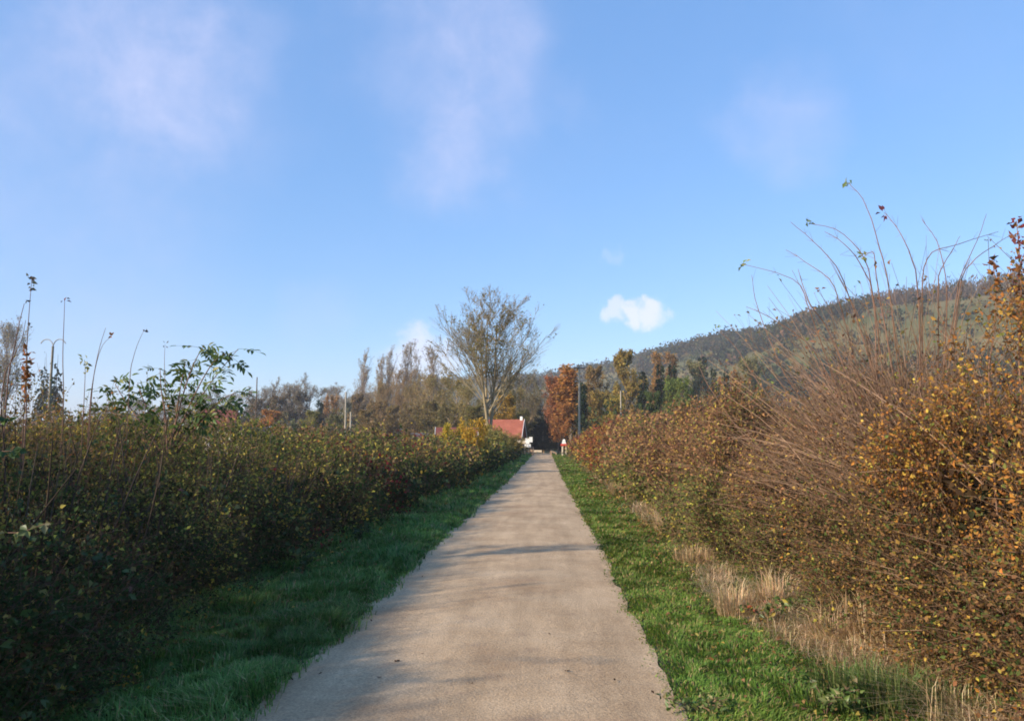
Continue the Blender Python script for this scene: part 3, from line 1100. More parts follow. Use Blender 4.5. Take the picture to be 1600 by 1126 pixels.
GREY = [(3, (.10, .10, .085)), (2, (.14, .12, .09))]
ORG = [(3, (.38, .16, .05)), (2, (.26, .12, .05)), (1, (.14, .12, .05))]
YEL = [(3, (.33, .32, .08)), (2, (.22, .25, .07))]
shoot('tall_shoot', [(38, 640), (42, 540), (46, 480), (50, 432)], 7.0, 'tallest thin shoot at far left with small dark leaves up to its tip', GREY, 8, .035, .006,
      [(.95, 4), (.9, 3), (.85, 2), (.8, 2), (.62, 2)])
shoot('tall_shoot', [(99, 640), (98, 560), (100, 500), (101, 468)], 7.6, 'straight bare shoot with a small reddish tuft, between far left shoot and wooden pole', [(2, (.2, .08, .08)), (2, (.12, .11, .09))], 5, .03, .006)
shoot('tall_shoot', [(12, 600), (22, 545), (30, 505), (38, 474)], 6.8, 'leafless shoot leaning right at the left edge, beside the tallest shoot', r=.007)
shoot('tall_shoot', [(5, 600), (20, 560), (34, 530), (40, 500)], 6.9, 'shorter leafless shoot crossing behind the leaning one at the left edge', r=.006)
shoot('tall_shoot', [(140, 640), (146, 590), (155, 545), (165, 512)], 8.0, 'bare forked shoot right of the dark conifers', r=.006)
shoot('tall_shoot', [(143, 620), (150, 570), (160, 540), (172, 527)], 8.1, 'thin shoot with an orange leaf near its curved top, right of the conifers', ORG, 4, .035, .005)
shoot('tall_shoot', [(203, 590), (208, 560), (216, 535), (226, 514)], 8.8, 'lone shoot leaning right with dark tufted tip, left of the big green leaved branch', GREY, 7, .03, .005)
shoot('tall_shoot', [(258, 620), (257, 580), (257, 555), (258, 538)], 9.6, 'short straight shoot with seed head above the green leaved branch', GREY, 7, .03, .005)
shoot('leafy_shoot', [(40, 660), (41, 620), (42, 580), (43, 550)], 6.6, 'shoot clad in orange brown leaves at the far left of the hedge', ORG, 12, .04, .007, [(.9, 6), (.82, 8), (.75, 10), (.68, 8), (.6, 8), (.5, 8)])
shoot('leafy_shoot', [(130, 650), (132, 610), (133, 580), (132, 562)], 7.6, 'short shoot with pale yellow leaves between the conifers and the bare shoots', YEL, 8, .04, .005, [(.9, 4), (.75, 4)])
shoot('red_leaved_shoot', [(1592, 560), (1596, 480), (1594, 410), (1588, 345)], 5.4, 'upright shoot with dark red leaves above the golden bush at right edge', [(3, (.20, .06, .06)), (2, (.28, .10, .06)), (1, (.36, .2, .06))], 12, .035, .007,
      [(.95, 8), (.9, 8), (.84, 9), (.78, 9), (.7, 10), (.62, 10)])
shoot('leafy_shoot', [(1545, 600), (1553, 520), (1556, 450), (1550, 405)], 5.5, 'orange leaved shoot rising left of the dark red one', ORG, 12, .035, .006, [(.93, 7), (.86, 9), (.78, 9), (.7, 10), (.6, 8)])

# --- the elder branch with big pinnate leaves above the left hedge
g = np.random.default_rng(404)


def compound_leaf_mesh(seed, pairs=3, L=.20):
    gg = np.random.default_rng(seed)
    b = MB()
    t = np.linspace(0, 1, 6)
    P = np.stack([t * L, 0 * t, -.10 * L * t ** 2 * 2], -1)
    b.tubes(P[None], np.linspace(.002, .001, 6)[None], 3, (.10, .13, .04, 0))
    col = [(4, (.085, .135, .035)), (2, (.12, .17, .045)), (1, (.22, .24, .06))]
    pos, dr = [], []
    for k in range(pairs):
        u = .38 + .5 * k / pairs
        for s in (-1, 1):
            pos.append([u * L, 0, -.2 * L * u * u])
            dr.append([.45, s * .85, gg.normal(-.15, .15)])
    pos.append([L, 0, -.2 * L])
    dr.append([1, 0, -.35])
    pos, dr = np.array(pos), np.array(dr)
    nn = len(pos)
    LL = gg.uniform(.075, .105, nn)
    # leaflets of six vertices, folded along the midrib
    d = unit(dr)
    s = unit(np.cross(d, np.array([[0, 0, 1.0]]) + gg.normal(0, .25, (nn, 3))))
    nrm = np.cross(s, d)
    l, wd = LL[:, None], LL[:, None] * .36
    V = np.stack([pos, pos + d * l * .35 + s * wd * .5 + nrm * wd * .15, pos + d * l * .7 + s * wd * .38 + nrm * wd * .1, pos + d * l - nrm * l * .12,
                  pos + d * l * .7 - s * wd * .38 + nrm * wd * .1, pos + d * l * .35 - s * wd * .5 + nrm * wd * .15, pos + d * l * .4, pos + d * l * .7 - nrm * l * .03], 1)
    bi = (np.arange(nn) * 8)[:, None]
    f = np.concatenate([bi + np.array([[a, b_, c]]) for a, b_, c in ((0, 1, 6), (1, 2, 7), (1, 7, 6), (2, 3, 7), (0, 6, 5), (6, 7, 4), (6, 4, 5), (7, 3, 4))], 0)
    b._add(V.reshape(-1, 3), np.repeat(pal(nn, col, gg), 8, 0), f3=f)
    me = b.mesh('leaf')
    me.materials.append(M_GLOSSY)
    return me


EL = [compound_leaf_mesh(s, p) for s, p in ((1, 3), (2, 2), (3, 3))]
elder = tag(empty('elder_bush', tuple(at(270, 705, 9.6))), 'bush with large green pinnate leaves and a branch arching right above the left hedge', 'bush')
e0 = elder.location.copy()
ELB = [[(265, 720), (262, 690), (300, 640), (335, 590), (372, 545)], [(262, 715), (258, 650), (252, 610), (250, 575)], [(258, 715), (220, 660), (195, 625), (180, 600)],
       [(280, 700), (320, 650), (345, 625), (372, 612)], [(265, 700), (285, 620), (302, 570), (318, 540)], [(262, 715), (215, 680), (185, 650), (165, 640)], [(270, 700), (300, 660), (320, 640), (335, 632)], [(268, 710), (275, 650), (283, 600), (290, 565)], [(262, 715), (235, 650), (222, 620), (215, 598)], [(265, 705), (300, 625), (330, 570), (352, 552)]]
k = 0
for trace in ELB:
    Yb = 9.6 + g.normal(0, .15)
    P = curve_pts([at(px, py, Yb + .06 * i) for i, (px, py) in enumerate(trace)], 12) - np.array(e0)[None]
    b = MB()
    b.tubes(P[None], np.linspace(.012, .004, 12)[None], 5, (.2, .15, .11, 0))
    br = b.build('branch', M_STEM, elder)
    for j in range(3, 12):
        for s in (-1, 1):
            if g.random() < (.15 if j < 6 else .06): continue
            o = bpy.data.objects.new('leaf', EL[k % 3])
            COL.objects.link(o)
            o.parent = br
            o.location = P[j] + g.normal(0, .012, 3)
            tan = P[min(j + 1, 11)] - P[j - 1]
            a = math.atan2(tan[1], tan[0]) + s * g.uniform(.5, 1.5)
            if g.random() < .5: a = g.uniform(-.6, .6) + (0 if s > 0 else math.pi)
            o.rotation_euler = (g.normal(.55, .45), g.uniform(-.6, .7), a)
            sc_ = g.uniform(.85, 1.4)
            o.scale = (sc_,) * 3
            k += 1

# bramble sprays at the left edge, close by
def big_leaf_spray(name, pts_px, Y, label, palette, size):
    root = empty(name, tuple(at(*pts_px[0], Y)))
    r0 = np.array(root.location)
    b = MB()
    P = curve_pts([at(px, py, Y) for px, py in pts_px], 10) - r0[None]
    b.tubes(P[None], np.linspace(.004, .002, 10)[None], 4, (.14, .10, .07, 0))
    b.build('stem', M_STEM, root)
    for j in range(2, 10, 1):
        b = MB()
        m = 3
        ld = unit(np.stack([g.normal(.1, .8, m), g.normal(-.2, .6, m), g.normal(-.45, .45, m)], -1))
        LL = g.uniform(.7, 1.2, m) * size
        b.leaves(np.repeat(P[j][None], m, 0), ld, np.stack([g.normal(.2, .5, m), g.normal(-.9, .4, m), .5 + g.normal(0, .4, m)], -1), LL, LL * .72, pal(m, palette, g))
        b.build('leaf', M_GLOSSY, root)
    return tag(root, label, 'bramble')


big_leaf_spray('bramble_spray', [(-90, 700), (-40, 690), (5, 705), (35, 700)], 4.2, 'bright green leaf spray reaching in at the left edge of the hedge', [(3, (.06, .11, .03)), (1, (.09, .15, .04))], .05)
big_leaf_spray('bramble_spray', [(-90, 640), (-50, 640), (-10, 650), (15, 656)], 4.0, 'single green leaf tip poking in at left edge below the shoots', [(3, (.06, .11, .03)), (1, (.09, .15, .04))], .045)
big_leaf_spray('bramble_spray', [(-80, 840), (-30, 830), (25, 832), (70, 818)], 4.2, 'pale yellowish leaf spray low on the dark hedge side, left edge', [(3, (.13, .16, .06)), (1, (.19, .2, .07))], .05)


# --- tall weeds, dry grass and young brambles along the foot of the right bushes
g = np.random.default_rng(505)
n = 26000
y = sample_y(n, 2.5, 60, 1.7, 8, 8, g)
s = lod(y, 8, 8)
x = yfoot(y) + .03 + g.normal(0, .13, n) + (vnoise(np.stack([y, 0 * y, 0 * y], -1), .8, 7) - .5) * .4
n3 = np.stack([x, y, 0 * x], -1)
keep = vnoise(n3, .9, 9) + g.normal(0, .08, n) > .54
x, y, s, n3 = x[keep], y[keep], s[keep], n3[keep]
n = len(x)
H = g.uniform(.08, .36, n) * (.45 + vnoise(n3, 1.4, 10)) * s ** .2
th = g.uniform(0, 6.28, n)
kk = g.uniform(.4, 2.0, n)
lean = np.stack([np.cos(th) * kk - .25, np.sin(th) * kk, -.3 * kk], -1)
b = MB()
dcol = pal(n, [(4, (.74, .55, .33)), (3, (.60, .42, .24)), (2, (.82, .65, .42)), (1.4, (.18, .21, .06)), (1, (.28, .17, .09))], g)
grn = vnoise(n3, .55, 12) > .6
dcol[grn] = pal(int(grn.sum()), [(3, (.09, .14, .04)), (2, (.16, .18, .06)), (1, (.34, .28, .13))], g)
b.blades(np.stack([x, y, gz(y)], -1), lean, H, g.uniform(.003, .006, n) * s, dcol)
tag(b.build('dry_grass', M_GRASS), 'straw coloured dry grass along the foot of the right hedge', 'dry grass', kind='stuff')


def tuft_mesh(seed, n, hmin, hmax, spread, palette, w=(.003, .006)):
    gg = np.random.default_rng(seed)
    a = gg.uniform(0, 6.28, n)
    r = np.sqrt(gg.random(n)) * spread
    pos = np.stack([np.cos(a) * r, np.sin(a) * r, 0 * r], -1)
    th = a + gg.normal(0, .7, n)
    kk = gg.uniform(.15, 1.1, n)
    lean = np.stack([np.cos(th) * kk, np.sin(th) * kk, -.35 * kk], -1)
    b = MB()
    b.blades(pos, lean, gg.uniform(hmin, hmax, n), gg.uniform(*w, n), pal(n, palette, gg))
    me = b.mesh('tuft')
    me.materials.append(M_GRASS)
    return me


STRAW = [(4, (.66, .48, .28)), (3, (.55, .38, .21)), (2, (.74, .58, .37)), (1, (.34, .28, .12))]
TUFTS = [tuft_mesh(1, 420, .12, .42, .14, STRAW), tuft_mesh(2, 420, .15, .5, .12, STRAW), tuft_mesh(3, 520, .08, .3, .2, STRAW)]


def ground_at(px, py):
    v = ray(px, py)
    Y = 6.0
    for _ in range(30):
        k = (gz(Y) - CAM_H) / v.z
        Y = .5 * Y + .5 * v.y * k
    return Vector((v.x * Y / v.y, Y, float(gz(Y))))


for i, (px, py, sc_, lab) in enumerate([
        (1150, 962, 1.0, 'flattened straw tuft sticking out farthest onto the right verge'), (1215, 960, 1.15, 'straw tuft just behind the flattened one at the hedge foot'),
        (1385, 1010, 1.5, 'tall pale straw clump standing like a stump under the golden bush'), (1425, 1035, 1.2, 'straw tuft right of the pale stump like clump'),
        (1300, 1010, .9, 'low straw tuft left of the pale stump like clump'), (1085, 880, 1.1, 'straw tuft at the hedge foot where the verge narrows'),
        (1040, 830, 1.1, 'straw tuft at the foot of the brown hedge'), (965, 775, 1.5, 'far straw tuft by the brown hedge near the path'),
        (1500, 1085, 1.2, 'nearest straw tuft at the lower right corner')]):
    o = bpy.data.objects.new('straw_tuft', TUFTS[i % 3])
    COL.objects.link(o)
    o.location = ground_at(px, py)
    o.rotation_euler = (0, 0, g.uniform(0, 6))
    sc_ *= 1.25
    o.scale = (sc_, sc_, sc_ * (1.35 if 'stump' in lab and 'tall' in lab else .9))
    tag(o, lab, 'grass tuft', 'straw tufts along the right hedge foot')

GREENW = [(4, (.10, .17, .04)), (3, (.14, .2, .055)), (2, (.2, .22, .08)), (1, (.32, .28, .13))]
WEED = [tuft_mesh(11, 500, .08, .30, .24, GREENW, (.004, .008)), tuft_mesh(12, 450, .1, .34, .2, GREENW, (.004, .008))]
for i, (px, py, sc_, lab) in enumerate([(1330, 1085, 1.1, 'lush green grass clump spilling onto the verge, left one of three at lower right'),
                                       (1400, 1110, 1.2, 'lush green grass clump at the bottom edge, middle one of three at lower right'),
                                       (1490, 1120, 1.2, 'lush green grass clump in the lower right corner, rightmost of three'),
                                       (1250, 985, .7, 'small green grass clump beside the young bramble')]):
    o = bpy.data.objects.new('green_grass_clump', WEED[i % 2])
    COL.objects.link(o)
    o.location = ground_at(px, py)
    o.rotation_euler = (0, 0, g.uniform(0, 6))
    o.scale = (sc_,) * 3
    tag(o, lab, 'grass clump', 'green grass clumps on the right verge')


def young_bramble(px, py, label, nst=5, H=.28, size=.045, palette=GREENW):
    root = empty('young_bramble', tuple(ground_at(px, py)))
    for i in range(nst):
        a = g.uniform(0, 6.28)
        P = curve_pts([(0, 0, -.02), (.06 * math.cos(a), .06 * math.sin(a), H * .6), (.2 * math.cos(a), .2 * math.sin(a), H * g.uniform(.6, 1))], 7)
        b = MB()
        b.tubes(P[None], np.linspace(.003, .0015, 7)[None], 4, (.2, .1, .08, 0))
        st = b.build('stem', M_STEM, root)
        b = MB()
        for j in range(2, 7):
            cluster(b, P[j], g, 4, size, palette)
        b.build('leaves', M_GLOSSY, st)
    return tag(root, label, 'bramble')


young_bramble(1195, 985, 'young bramble with yellowing leaves at the edge of the right verge', 6, .26, .05, [(3, (.10, .15, .04)), (1, (.45, .35, .06)), (1, (.3, .1, .05)), (2, (.16, .2, .06))])
young_bramble(1235, 970, 'dark green young bramble under the hedge foot, behind the yellowing one', 6, .3, .05)
young_bramble(1290, 1118, 'fresh green nettle like weed at the bottom edge of the right verge', 7, .2, .045)
young_bramble(1085, 1112, 'low green clover like weed at the path edge, bottom right', 9, .09, .04)
young_bramble(470, 905, 'dark leafy weed at the foot of the left hedge', 7, .35, .05, [(3, (.05, .09, .035)), (2, (.07, .11, .04))])
young_bramble(560, 850, 'dark weed farther along the foot of the left hedge', 7, .35, .05, [(3, (.05, .09, .035)), (2, (.07, .11, .04))])

# --- fallen leaves on path and verge
LM = []
for sd in range(3):
    gg = np.random.default_rng(900 + sd)
    b = MB()
    m = 10
    a = np.linspace(0, 2 * math.pi, m, endpoint=False)
    r = (.5 + .5 * np.abs(np.cos(a))) * gg.uniform(.8, 1.2, m)
    V = np.stack([np.cos(a) * r * .03, np.sin(a) * r * .018, .004 + .012 * gg.random(m)], -1)
    V = np.concatenate([V, [[0, 0, .004]]])
    b.poly(V, f3=[[i, (i + 1) % m, m] for i in range(m)], col=(1, 1, 1, 1))
    me = b.mesh('fallen_leaf')
    me.materials.append(M_PLANT)
    LM.append(me)
DROP = [(710, 1064), (655, 1058), (592, 1066), (545, 1020), (505, 1022), (825, 988), (858, 996), (913, 1006), (815, 935), (787, 984), (660, 1028), (690, 1050), (886, 1056), (735, 1114), (735, 1076), (800, 900),
        (960, 1070), (1003, 1100), (620, 1040), (840, 890), (905, 1035), (570, 950), (660, 905), (955, 1035), (1020, 1090), (615, 1068), (780, 1065), (700, 1005), (500, 1060), (450, 1060), (455, 1068), (536, 985), (528, 1005), (580, 975), (905, 832), (975, 945), (985, 955)]
for i, (px, py) in enumerate(DROP[::2] + DROP[29:]):
    p = ground_at(px, py)
    o = bpy.data.objects.new('fallen_leaf', LM[i % 3])
    COL.objects.link(o)
    o.location = p + Vector((0, 0, .034))
    o.rotation_euler = (g.normal(0, .12), g.normal(0, .12), g.uniform(0, 6.28))
    k = g.uniform(.4, .85)
    o.scale = (k, k, k)
    c = (.07, .045, .03) if g.random() < .75 else (.13, .08, .045)
    o.color = (*c, 1)
    tag(o, 'small dark fallen leaf lying flat on the gravel path', 'leaf', 'dark fallen leaves on the path')
for i, (px, py) in enumerate([(1070, 1008), (1090, 1006), (1152, 880), (1165, 1115), (1130, 1000), (1110, 1045), (1188, 1000), (1192, 1020), (1075, 960), (1200, 1012)]):
    p = ground_at(px, py)
    o = bpy.data.objects.new('fallen_leaf', LM[i % 3])
    COL.objects.link(o)
    o.location = p + Vector((0, 0, .07))
    o.rotation_euler = (g.normal(0, .3), g.normal(0, .3), g.uniform(0, 6.28))
    o.scale = (.95,) * 3
    o.color = (*[(.5, .42, .12), (.45, .2, .07)][i % 3 == 2], 1)
    tag(o, 'yellow or orange fallen leaf lying in the right verge grass', 'leaf', 'bright fallen leaves in the grass')


# --- leaf litter blown against the hedge feet
n = 2600
sd_ = g.random(n) < .6
y = sample_y(n, 3, 40, 1.5, 8, 6, g)
x = np.where(sd_, yfoot(y) - np.abs(g.normal(0, .45, n)), -3.3 + np.abs(g.normal(0, .5, n)))
s_ = lod(y, 8, 6)
LL = g.uniform(.025, .05, n) * s_
b = MB()
b.leaves(np.stack([x, y, gz(y) + g.uniform(.02, .09, n)], -1), unit(rand_dir(n, g) * np.array([[1, 1, .25]])), np.stack([g.normal(0, .4, n), g.normal(0, .4, n), np.ones(n)], -1), LL, LL * .65,
         pal(n, [(3, (.30, .18, .08)), (2, (.22, .12, .06)), (2, (.46, .33, .09)), (1, (.16, .1, .06))], g))
tag(b.build('leaf_litter', M_PLANT), 'brown and yellow leaf litter in the grass along both hedge feet', 'leaf litter', kind='stuff')


# ------------------------------------------------------------------ trees
def branch_level(P, Rr, g, m, tmin, ang, ratio, up, K, rr=.55, jit=.15, shape=None):
    """children of the branches P (N,K0,3): m each"""
    N, K0, _ = P.shape
    t = np.sort(g.uniform(tmin, 1.0, (N, m)), 1)
    kf = t * (K0 - 1)
    i = np.minimum(kf.astype(int), K0 - 2)
    f = (kf - i)[..., None]
    ii = np.arange(N)[:, None]
    base = P[ii, i] * (1 - f) + P[ii, i + 1] * f
    tan = unit(P[ii, i + 1] - P[ii, i])
    rad = (Rr[ii, i] * (1 - f[..., 0]) + Rr[ii, i + 1] * f[..., 0])
    plen = np.linalg.norm(P[:, -1] - P[:, 0], axis=1)[:, None]
    L = plen * ratio * g.uniform(.65, 1.2, (N, m)) * (1.15 - .55 * t)
    if shape is not None: L = L * shape(t)
    base, tan, rad, L = base.reshape(-1, 3), tan.reshape(-1, 3), rad.ravel(), L.ravel()
    n = len(base)
    perp = unit(np.cross(tan, rand_dir(n, g)))
    a = g.normal(ang, ang * .25, n)[:, None]
    d = unit(tan * np.cos(a) + perp * np.sin(a) + np.array([[0, 0, up]]))
    tt = np.linspace(0, 1, K)[None, :, None]
    C = base[:, None] + d[:, None] * (L[:, None, None] * tt) + np.array([[[0, 0, 1.0]]]) * (L[:, None, None] * tt ** 2 * up * .35) + rand_dir(n, g)[:, None] * (np.sin(tt * 2.6) * L[:, None, None] * jit)
    r0 = np.maximum(rad * rr, 1e-4)
    Rn = r0[:, None] * (1 - .7 * tt[..., 0])
    return C, Rn


def make_tree(seed, trunks, levels, leafspec, bark=(.16, .13, .10), trunk_r=.012, split=1, minr=.0009):
    """unit-height tree; returns (trunk mesh, crown mesh)"""
    g = np.random.default_rng(seed)
    P = []
    for (bx, by, tx, ty, h) in trunks:
        t = np.linspace(0, 1, 9)
        w1, w2 = g.normal(0, .006, 2), g.uniform(0, 6, 2)
        P.append(np.stack([bx + (tx - bx) * t ** 1.3 + w1[0] * np.sin(t * 5 + w2[0]), by + (ty - by) * t ** 1.3 + w1[1] * np.sin(t * 5 + w2[1]), t * h], -1))
    P = np.array(P)
    Rr = np.array([trunk_r * (1 - .86 * np.linspace(0, 1, 9)) * np.where(np.linspace(0, 1, 9) < .05, 1.3, 1)] * len(P))
    tb, cb = MB(), MB()
    bk = np.array([*bark, 0.0])
    tb.tubes(P, Rr, 7, bk)
    last = []
    for li, lv in enumerate(levels):
        lv = dict(lv)
        P, Rr = branch_level(P, Rr, g, **lv)
        Rr = np.maximum(Rr, minr)
        n = len(P)
        c = np.broadcast_to(bk, (n, 4)) * np.concatenate([g.uniform(.75, 1.25, (n, 1))] * 3 + [np.ones((n, 1))], 1)
        (tb if li < split else cb).tubes(P, Rr, 4 if li < 2 else 3, c)
        last.append(P)
    if leafspec:
        palette, nl, size, spread = leafspec['pal'], leafspec['n'], leafspec['size'], leafspec.get('spread', .02)
        Q = np.concatenate([a.reshape(-1, 3) if a.shape[1] < 3 else a[:, 1:].reshape(-1, 3) for a in last[-leafspec.get('lv', 1):]])
        k = g.integers(0, len(Q), nl)
        q = Q[k]
        if 'mask' in leafspec:
            q = q[leafspec['mask'](q, g)]
        q = q + rand_dir(len(q), g) * spread * g.random((len(q), 1))
        LL = g.uniform(.6, 1.4, len(q)) * size
        col = pal(len(q), palette, g)
        cl = vnoise(q, 7, seed)
        col[:, :3] *= (.72 + .56 * cl)[:, None]
        cb.leaves(q, rand_dir(len(q), g) + np.array([[0, 0, -.3]]), rand_dir(len(q), g) + np.array([[0, 0, .6]]), LL, LL * .75, col)
    mt, mc = tb.mesh('trunk', True), cb.mesh('crown')
    mt.materials.append(M_PLANT)
    mc.materials.append(M_PLANT)
    return mt, mc


def conifer(seed, n=42, wid=.17, col=((3, (.025, .045, .028)), (2, (.04, .06, .035)), (1, (.055, .07, .03)))):
    g = np.random.default_rng(seed)
    tb, cb = MB(), MB()
    t = np.linspace(0, 1, 6)
    tb.tubes(np.stack([0 * t, 0 * t, t], -1)[None], (.014 * (1 - .9 * t))[None], 6, (.10, .07, .05, 0))
    m = n * 7
    z = .05 + .93 * np.sqrt(g.random(m)) * 1.0
    z = .05 + .93 * (1 - np.sqrt(1 - g.random(m) * .995))
    L = wid * (1 - z) ** .85 * g.uniform(.65, 1.2, m) + .012
    a = g.uniform(0, 6.28, m)
    d = np.stack([np.cos(a), np.sin(a), g.normal(-.12, .15, m)], -1)
    tt = np.linspace(0, 1, 3)[None, :, None]
    P = np.stack([0 * z, 0 * z, z], -1)[:, None] + d[:, None] * L[:, None, None] * tt + np.array([[[0, 0, -.25]]]) * L[:, None, None] * tt ** 2
    cb.tubes(P, np.maximum(.0025 * (1 - .7 * tt[..., 0]) * np.ones((m, 1)), .0005), 3, (.05, .045, .03, 0))
    per = 10
    idx = np.repeat(np.arange(m), per)
    u = g.uniform(.15, 1, len(idx))[:, None]
    q = P[idx, 0] + d[idx] * L[idx][:, None] * u + np.array([[0, 0, -.25]]) * L[idx][:, None] * u ** 2
    LL = g.uniform(.018, .045, len(idx))
    cb.leaves(q, unit(d[idx] + rand_dir(len(idx), g) * .8 + np.array([[0, 0, -.35]])), rand_dir(len(idx), g) + np.array([[0, 0, .8]]), LL, LL * .55, pal(len(idx), list(col), g))
    mt, mc = tb.mesh('trunk', True), cb.mesh('crown')
    for q_ in (mt, mc): q_.materials.append(M_PLANT)
    return mt, mc


PROTO = {}
VASE = [dict(m=9, tmin=.22, ang=.75, ratio=.42, up=.55, K=6, rr=.6, jit=.06), dict(m=8, tmin=.2, ang=.6, ratio=.5, up=.35, K=5, rr=.6, jit=.08), dict(m=8, tmin=.15, ang=.6, ratio=.5, up=.25, K=4, rr=.6, jit=.1)]
one = [(0, 0, .01, .01, .96)]
two = [(0, 0, .05, .02, .95), (.01, 0, -.06, -.03, .9)]
NEUT = [(3, (.30, .27, .17)), (2, (.38, .33, .18)), (1, (.22, .21, .13))]
PROTO['bare_a'] = make_tree(1, two, VASE, dict(pal=NEUT, n=4200, size=.012, spread=.03), bark=(.20, .165, .13), trunk_r=.012)
PROTO['bare_b'] = make_tree(2, one, VASE, dict(pal=NEUT, n=5000, size=.012, spread=.03), bark=(.19, .155, .12), trunk_r=.013)
COLM = [dict(m=28, tmin=.10, ang=.42, ratio=.24, up=.9, K=5, rr=.45, jit=.05, shape=lambda t: 1.25 - .3 * t), dict(m=6, tmin=.15, ang=.4, ratio=.5, up=.6, K=4, rr=.6, jit=.04), dict(m=4, tmin=.2, ang=.45, ratio=.5, up=.4, K=3, rr=.6, jit=.05)]
PROTO['poplar_a'] = make_tree(3, one, COLM, dict(pal=NEUT, n=2200, size=.009, spread=.018), bark=(.24, .20, .165), trunk_r=.009, minr=.0007)
PROTO['poplar_b'] = make_tree(4, [(0, 0, .02, 0, .97)], COLM, dict(pal=NEUT, n=1800, size=.009, spread=.018), bark=(.24, .20, .165), trunk_r=.009, minr=.0007)
ROUND = [dict(m=16, tmin=.14, ang=.95, ratio=.40, up=.35, K=5, rr=.55, jit=.08), dict(m=8, tmin=.25, ang=.7, ratio=.5, up=.2, K=4, rr=.6, jit=.1), dict(m=5, tmin=.2, ang=.7, ratio=.5, up=.1, K=3, rr=.6, jit=.1)]
LEAFY = [(4, (.78, .78, .78)), (3, (.95, .92, .86)), (2, (.55, .58, .55)), (1, (1.1, 1.0, .9))]
PROTO['leafy_a'] = make_tree(5, one, ROUND, dict(pal=LEAFY, n=9500, size=.024, spread=.04, lv=2), trunk_r=.014)
PROTO['leafy_b'] = make_tree(6, two, ROUND, dict(pal=LEAFY, n=9500, size=.024, spread=.045, lv=2), trunk_r=.013)
PROTO['column'] = make_tree(7, one, COLM, dict(pal=LEAFY, n=5000, size=.02, spread=.03, lv=2), trunk_r=.012)
SHR = [dict(m=9, tmin=.1, ang=.7, ratio=.5, up=.35, K=5, rr=.6, jit=.08), dict(m=8, tmin=.2, ang=.7, ratio=.5, up=.15, K=4, rr=.6, jit=.1), dict(m=4, tmin=.2, ang=.7, ratio=.5, up=.1, K=3, rr=.6, jit=.1)]
fan = [(0, 0, .25, .1, .85), (0, .02, -.3, .05, .8), (.02, 0, .02, -.28, .9), (-.02, 0, -.1, .25, .95)]
PROTO['shrub'] = make_tree(8, fan, SHR, dict(pal=LEAFY, n=5200, size=.035, spread=.06, lv=2), trunk_r=.012)
PROTO['conifer_a'] = conifer(9)
PROTO['conifer_b'] = conifer(10, 40, .12)


def width_of(me):
    co = np.empty(len(me.vertices) * 3, np.float32)
    me.vertices.foreach_get('co', co)
    co = co.reshape(-1, 3)
    return np.percentile(co[:, 0], 98) - np.percentile(co[:, 0], 2), np.percentile(co[:, 2], 99.5)


PW = {k: width_of(v[1]) for k, v in PROTO.items()}
GT = np.random.default_rng(606)


def tree(name, kind, px, top, d, wpx, label, cat='tree', tint=(1, 1, 1), trunk_tint=None, group=None, x=None):
    p = at(px, 697, d)
    z0 = float(gz(d)) - .1
    hz = at(px, top, d).z - z0
    ww, wh = PW[kind]
    sx = wpx / FPX * d / ww
    root = empty(name, (p.x, d, z0), GT.uniform(0, 6.28))
    for nm, me in zip(('trunk', 'crown'), PROTO[kind]):
        o = bpy.data.objects.new(nm, me)
        COL.objects.link(o)
        o.parent = root
        o.scale = (sx, sx, hz / wh)
        tt = tint if nm == 'crown' else (trunk_tint or (1, 1, 1))
        o.color = (*tt, 1)
    return tag(root, label, cat, group)


# the tall bare tree by the house: its own build, many upright limbs
g = np.random.default_rng(707)


def hero_mask(q, gg):
    v = vnoise(q, 9, 5)
    c = np.exp(-((q[:, 0] - .0) / .16) ** 2 - ((q[:, 2] - .72) / .20) ** 2)
    return gg.random(len(q)) < np.clip(.10 + .9 * c * (v > .42) + .3 * (v > .62), 0, 1)


HERO = make_tree(77, [(-.006, 0, .0, .01, .95), (.010, .004, .045, .02, .90), (.0, -.008, -.04, -.03, .90)],
                 [dict(m=17, tmin=.28, ang=.58, ratio=.42, up=.34, K=7, rr=.55, jit=.04, shape=lambda t: 1.3 - .55 * t), dict(m=8, tmin=.25, ang=.42, ratio=.46, up=.22, K=5, rr=.6, jit=.05), dict(m=10, tmin=.15, ang=.45, ratio=.48, up=.18, K=4, rr=.62, jit=.07)],
                 dict(pal=[(3, (.30, .26, .07)), (2, (.36, .26, .07)), (2, (.20, .20, .06)), (1, (.38, .2, .06))], n=7500, size=.0085, spread=.014, mask=hero_mask), bark=(.29, .235, .145), trunk_r=.0085, minr=.00055)
PROTO['hero'] = HERO
PW['hero'] = width_of(HERO[1])
GT = np.random.default_rng(1)
ht = tree('tall_bare_tree', 'hero', 762, 458, 88, 138, 'tallest tree in the picture, nearly bare with spreading limbs, left of the path end')
ht.rotation_euler = (0, 0, 0.35)
GT = np.random.default_rng(606)

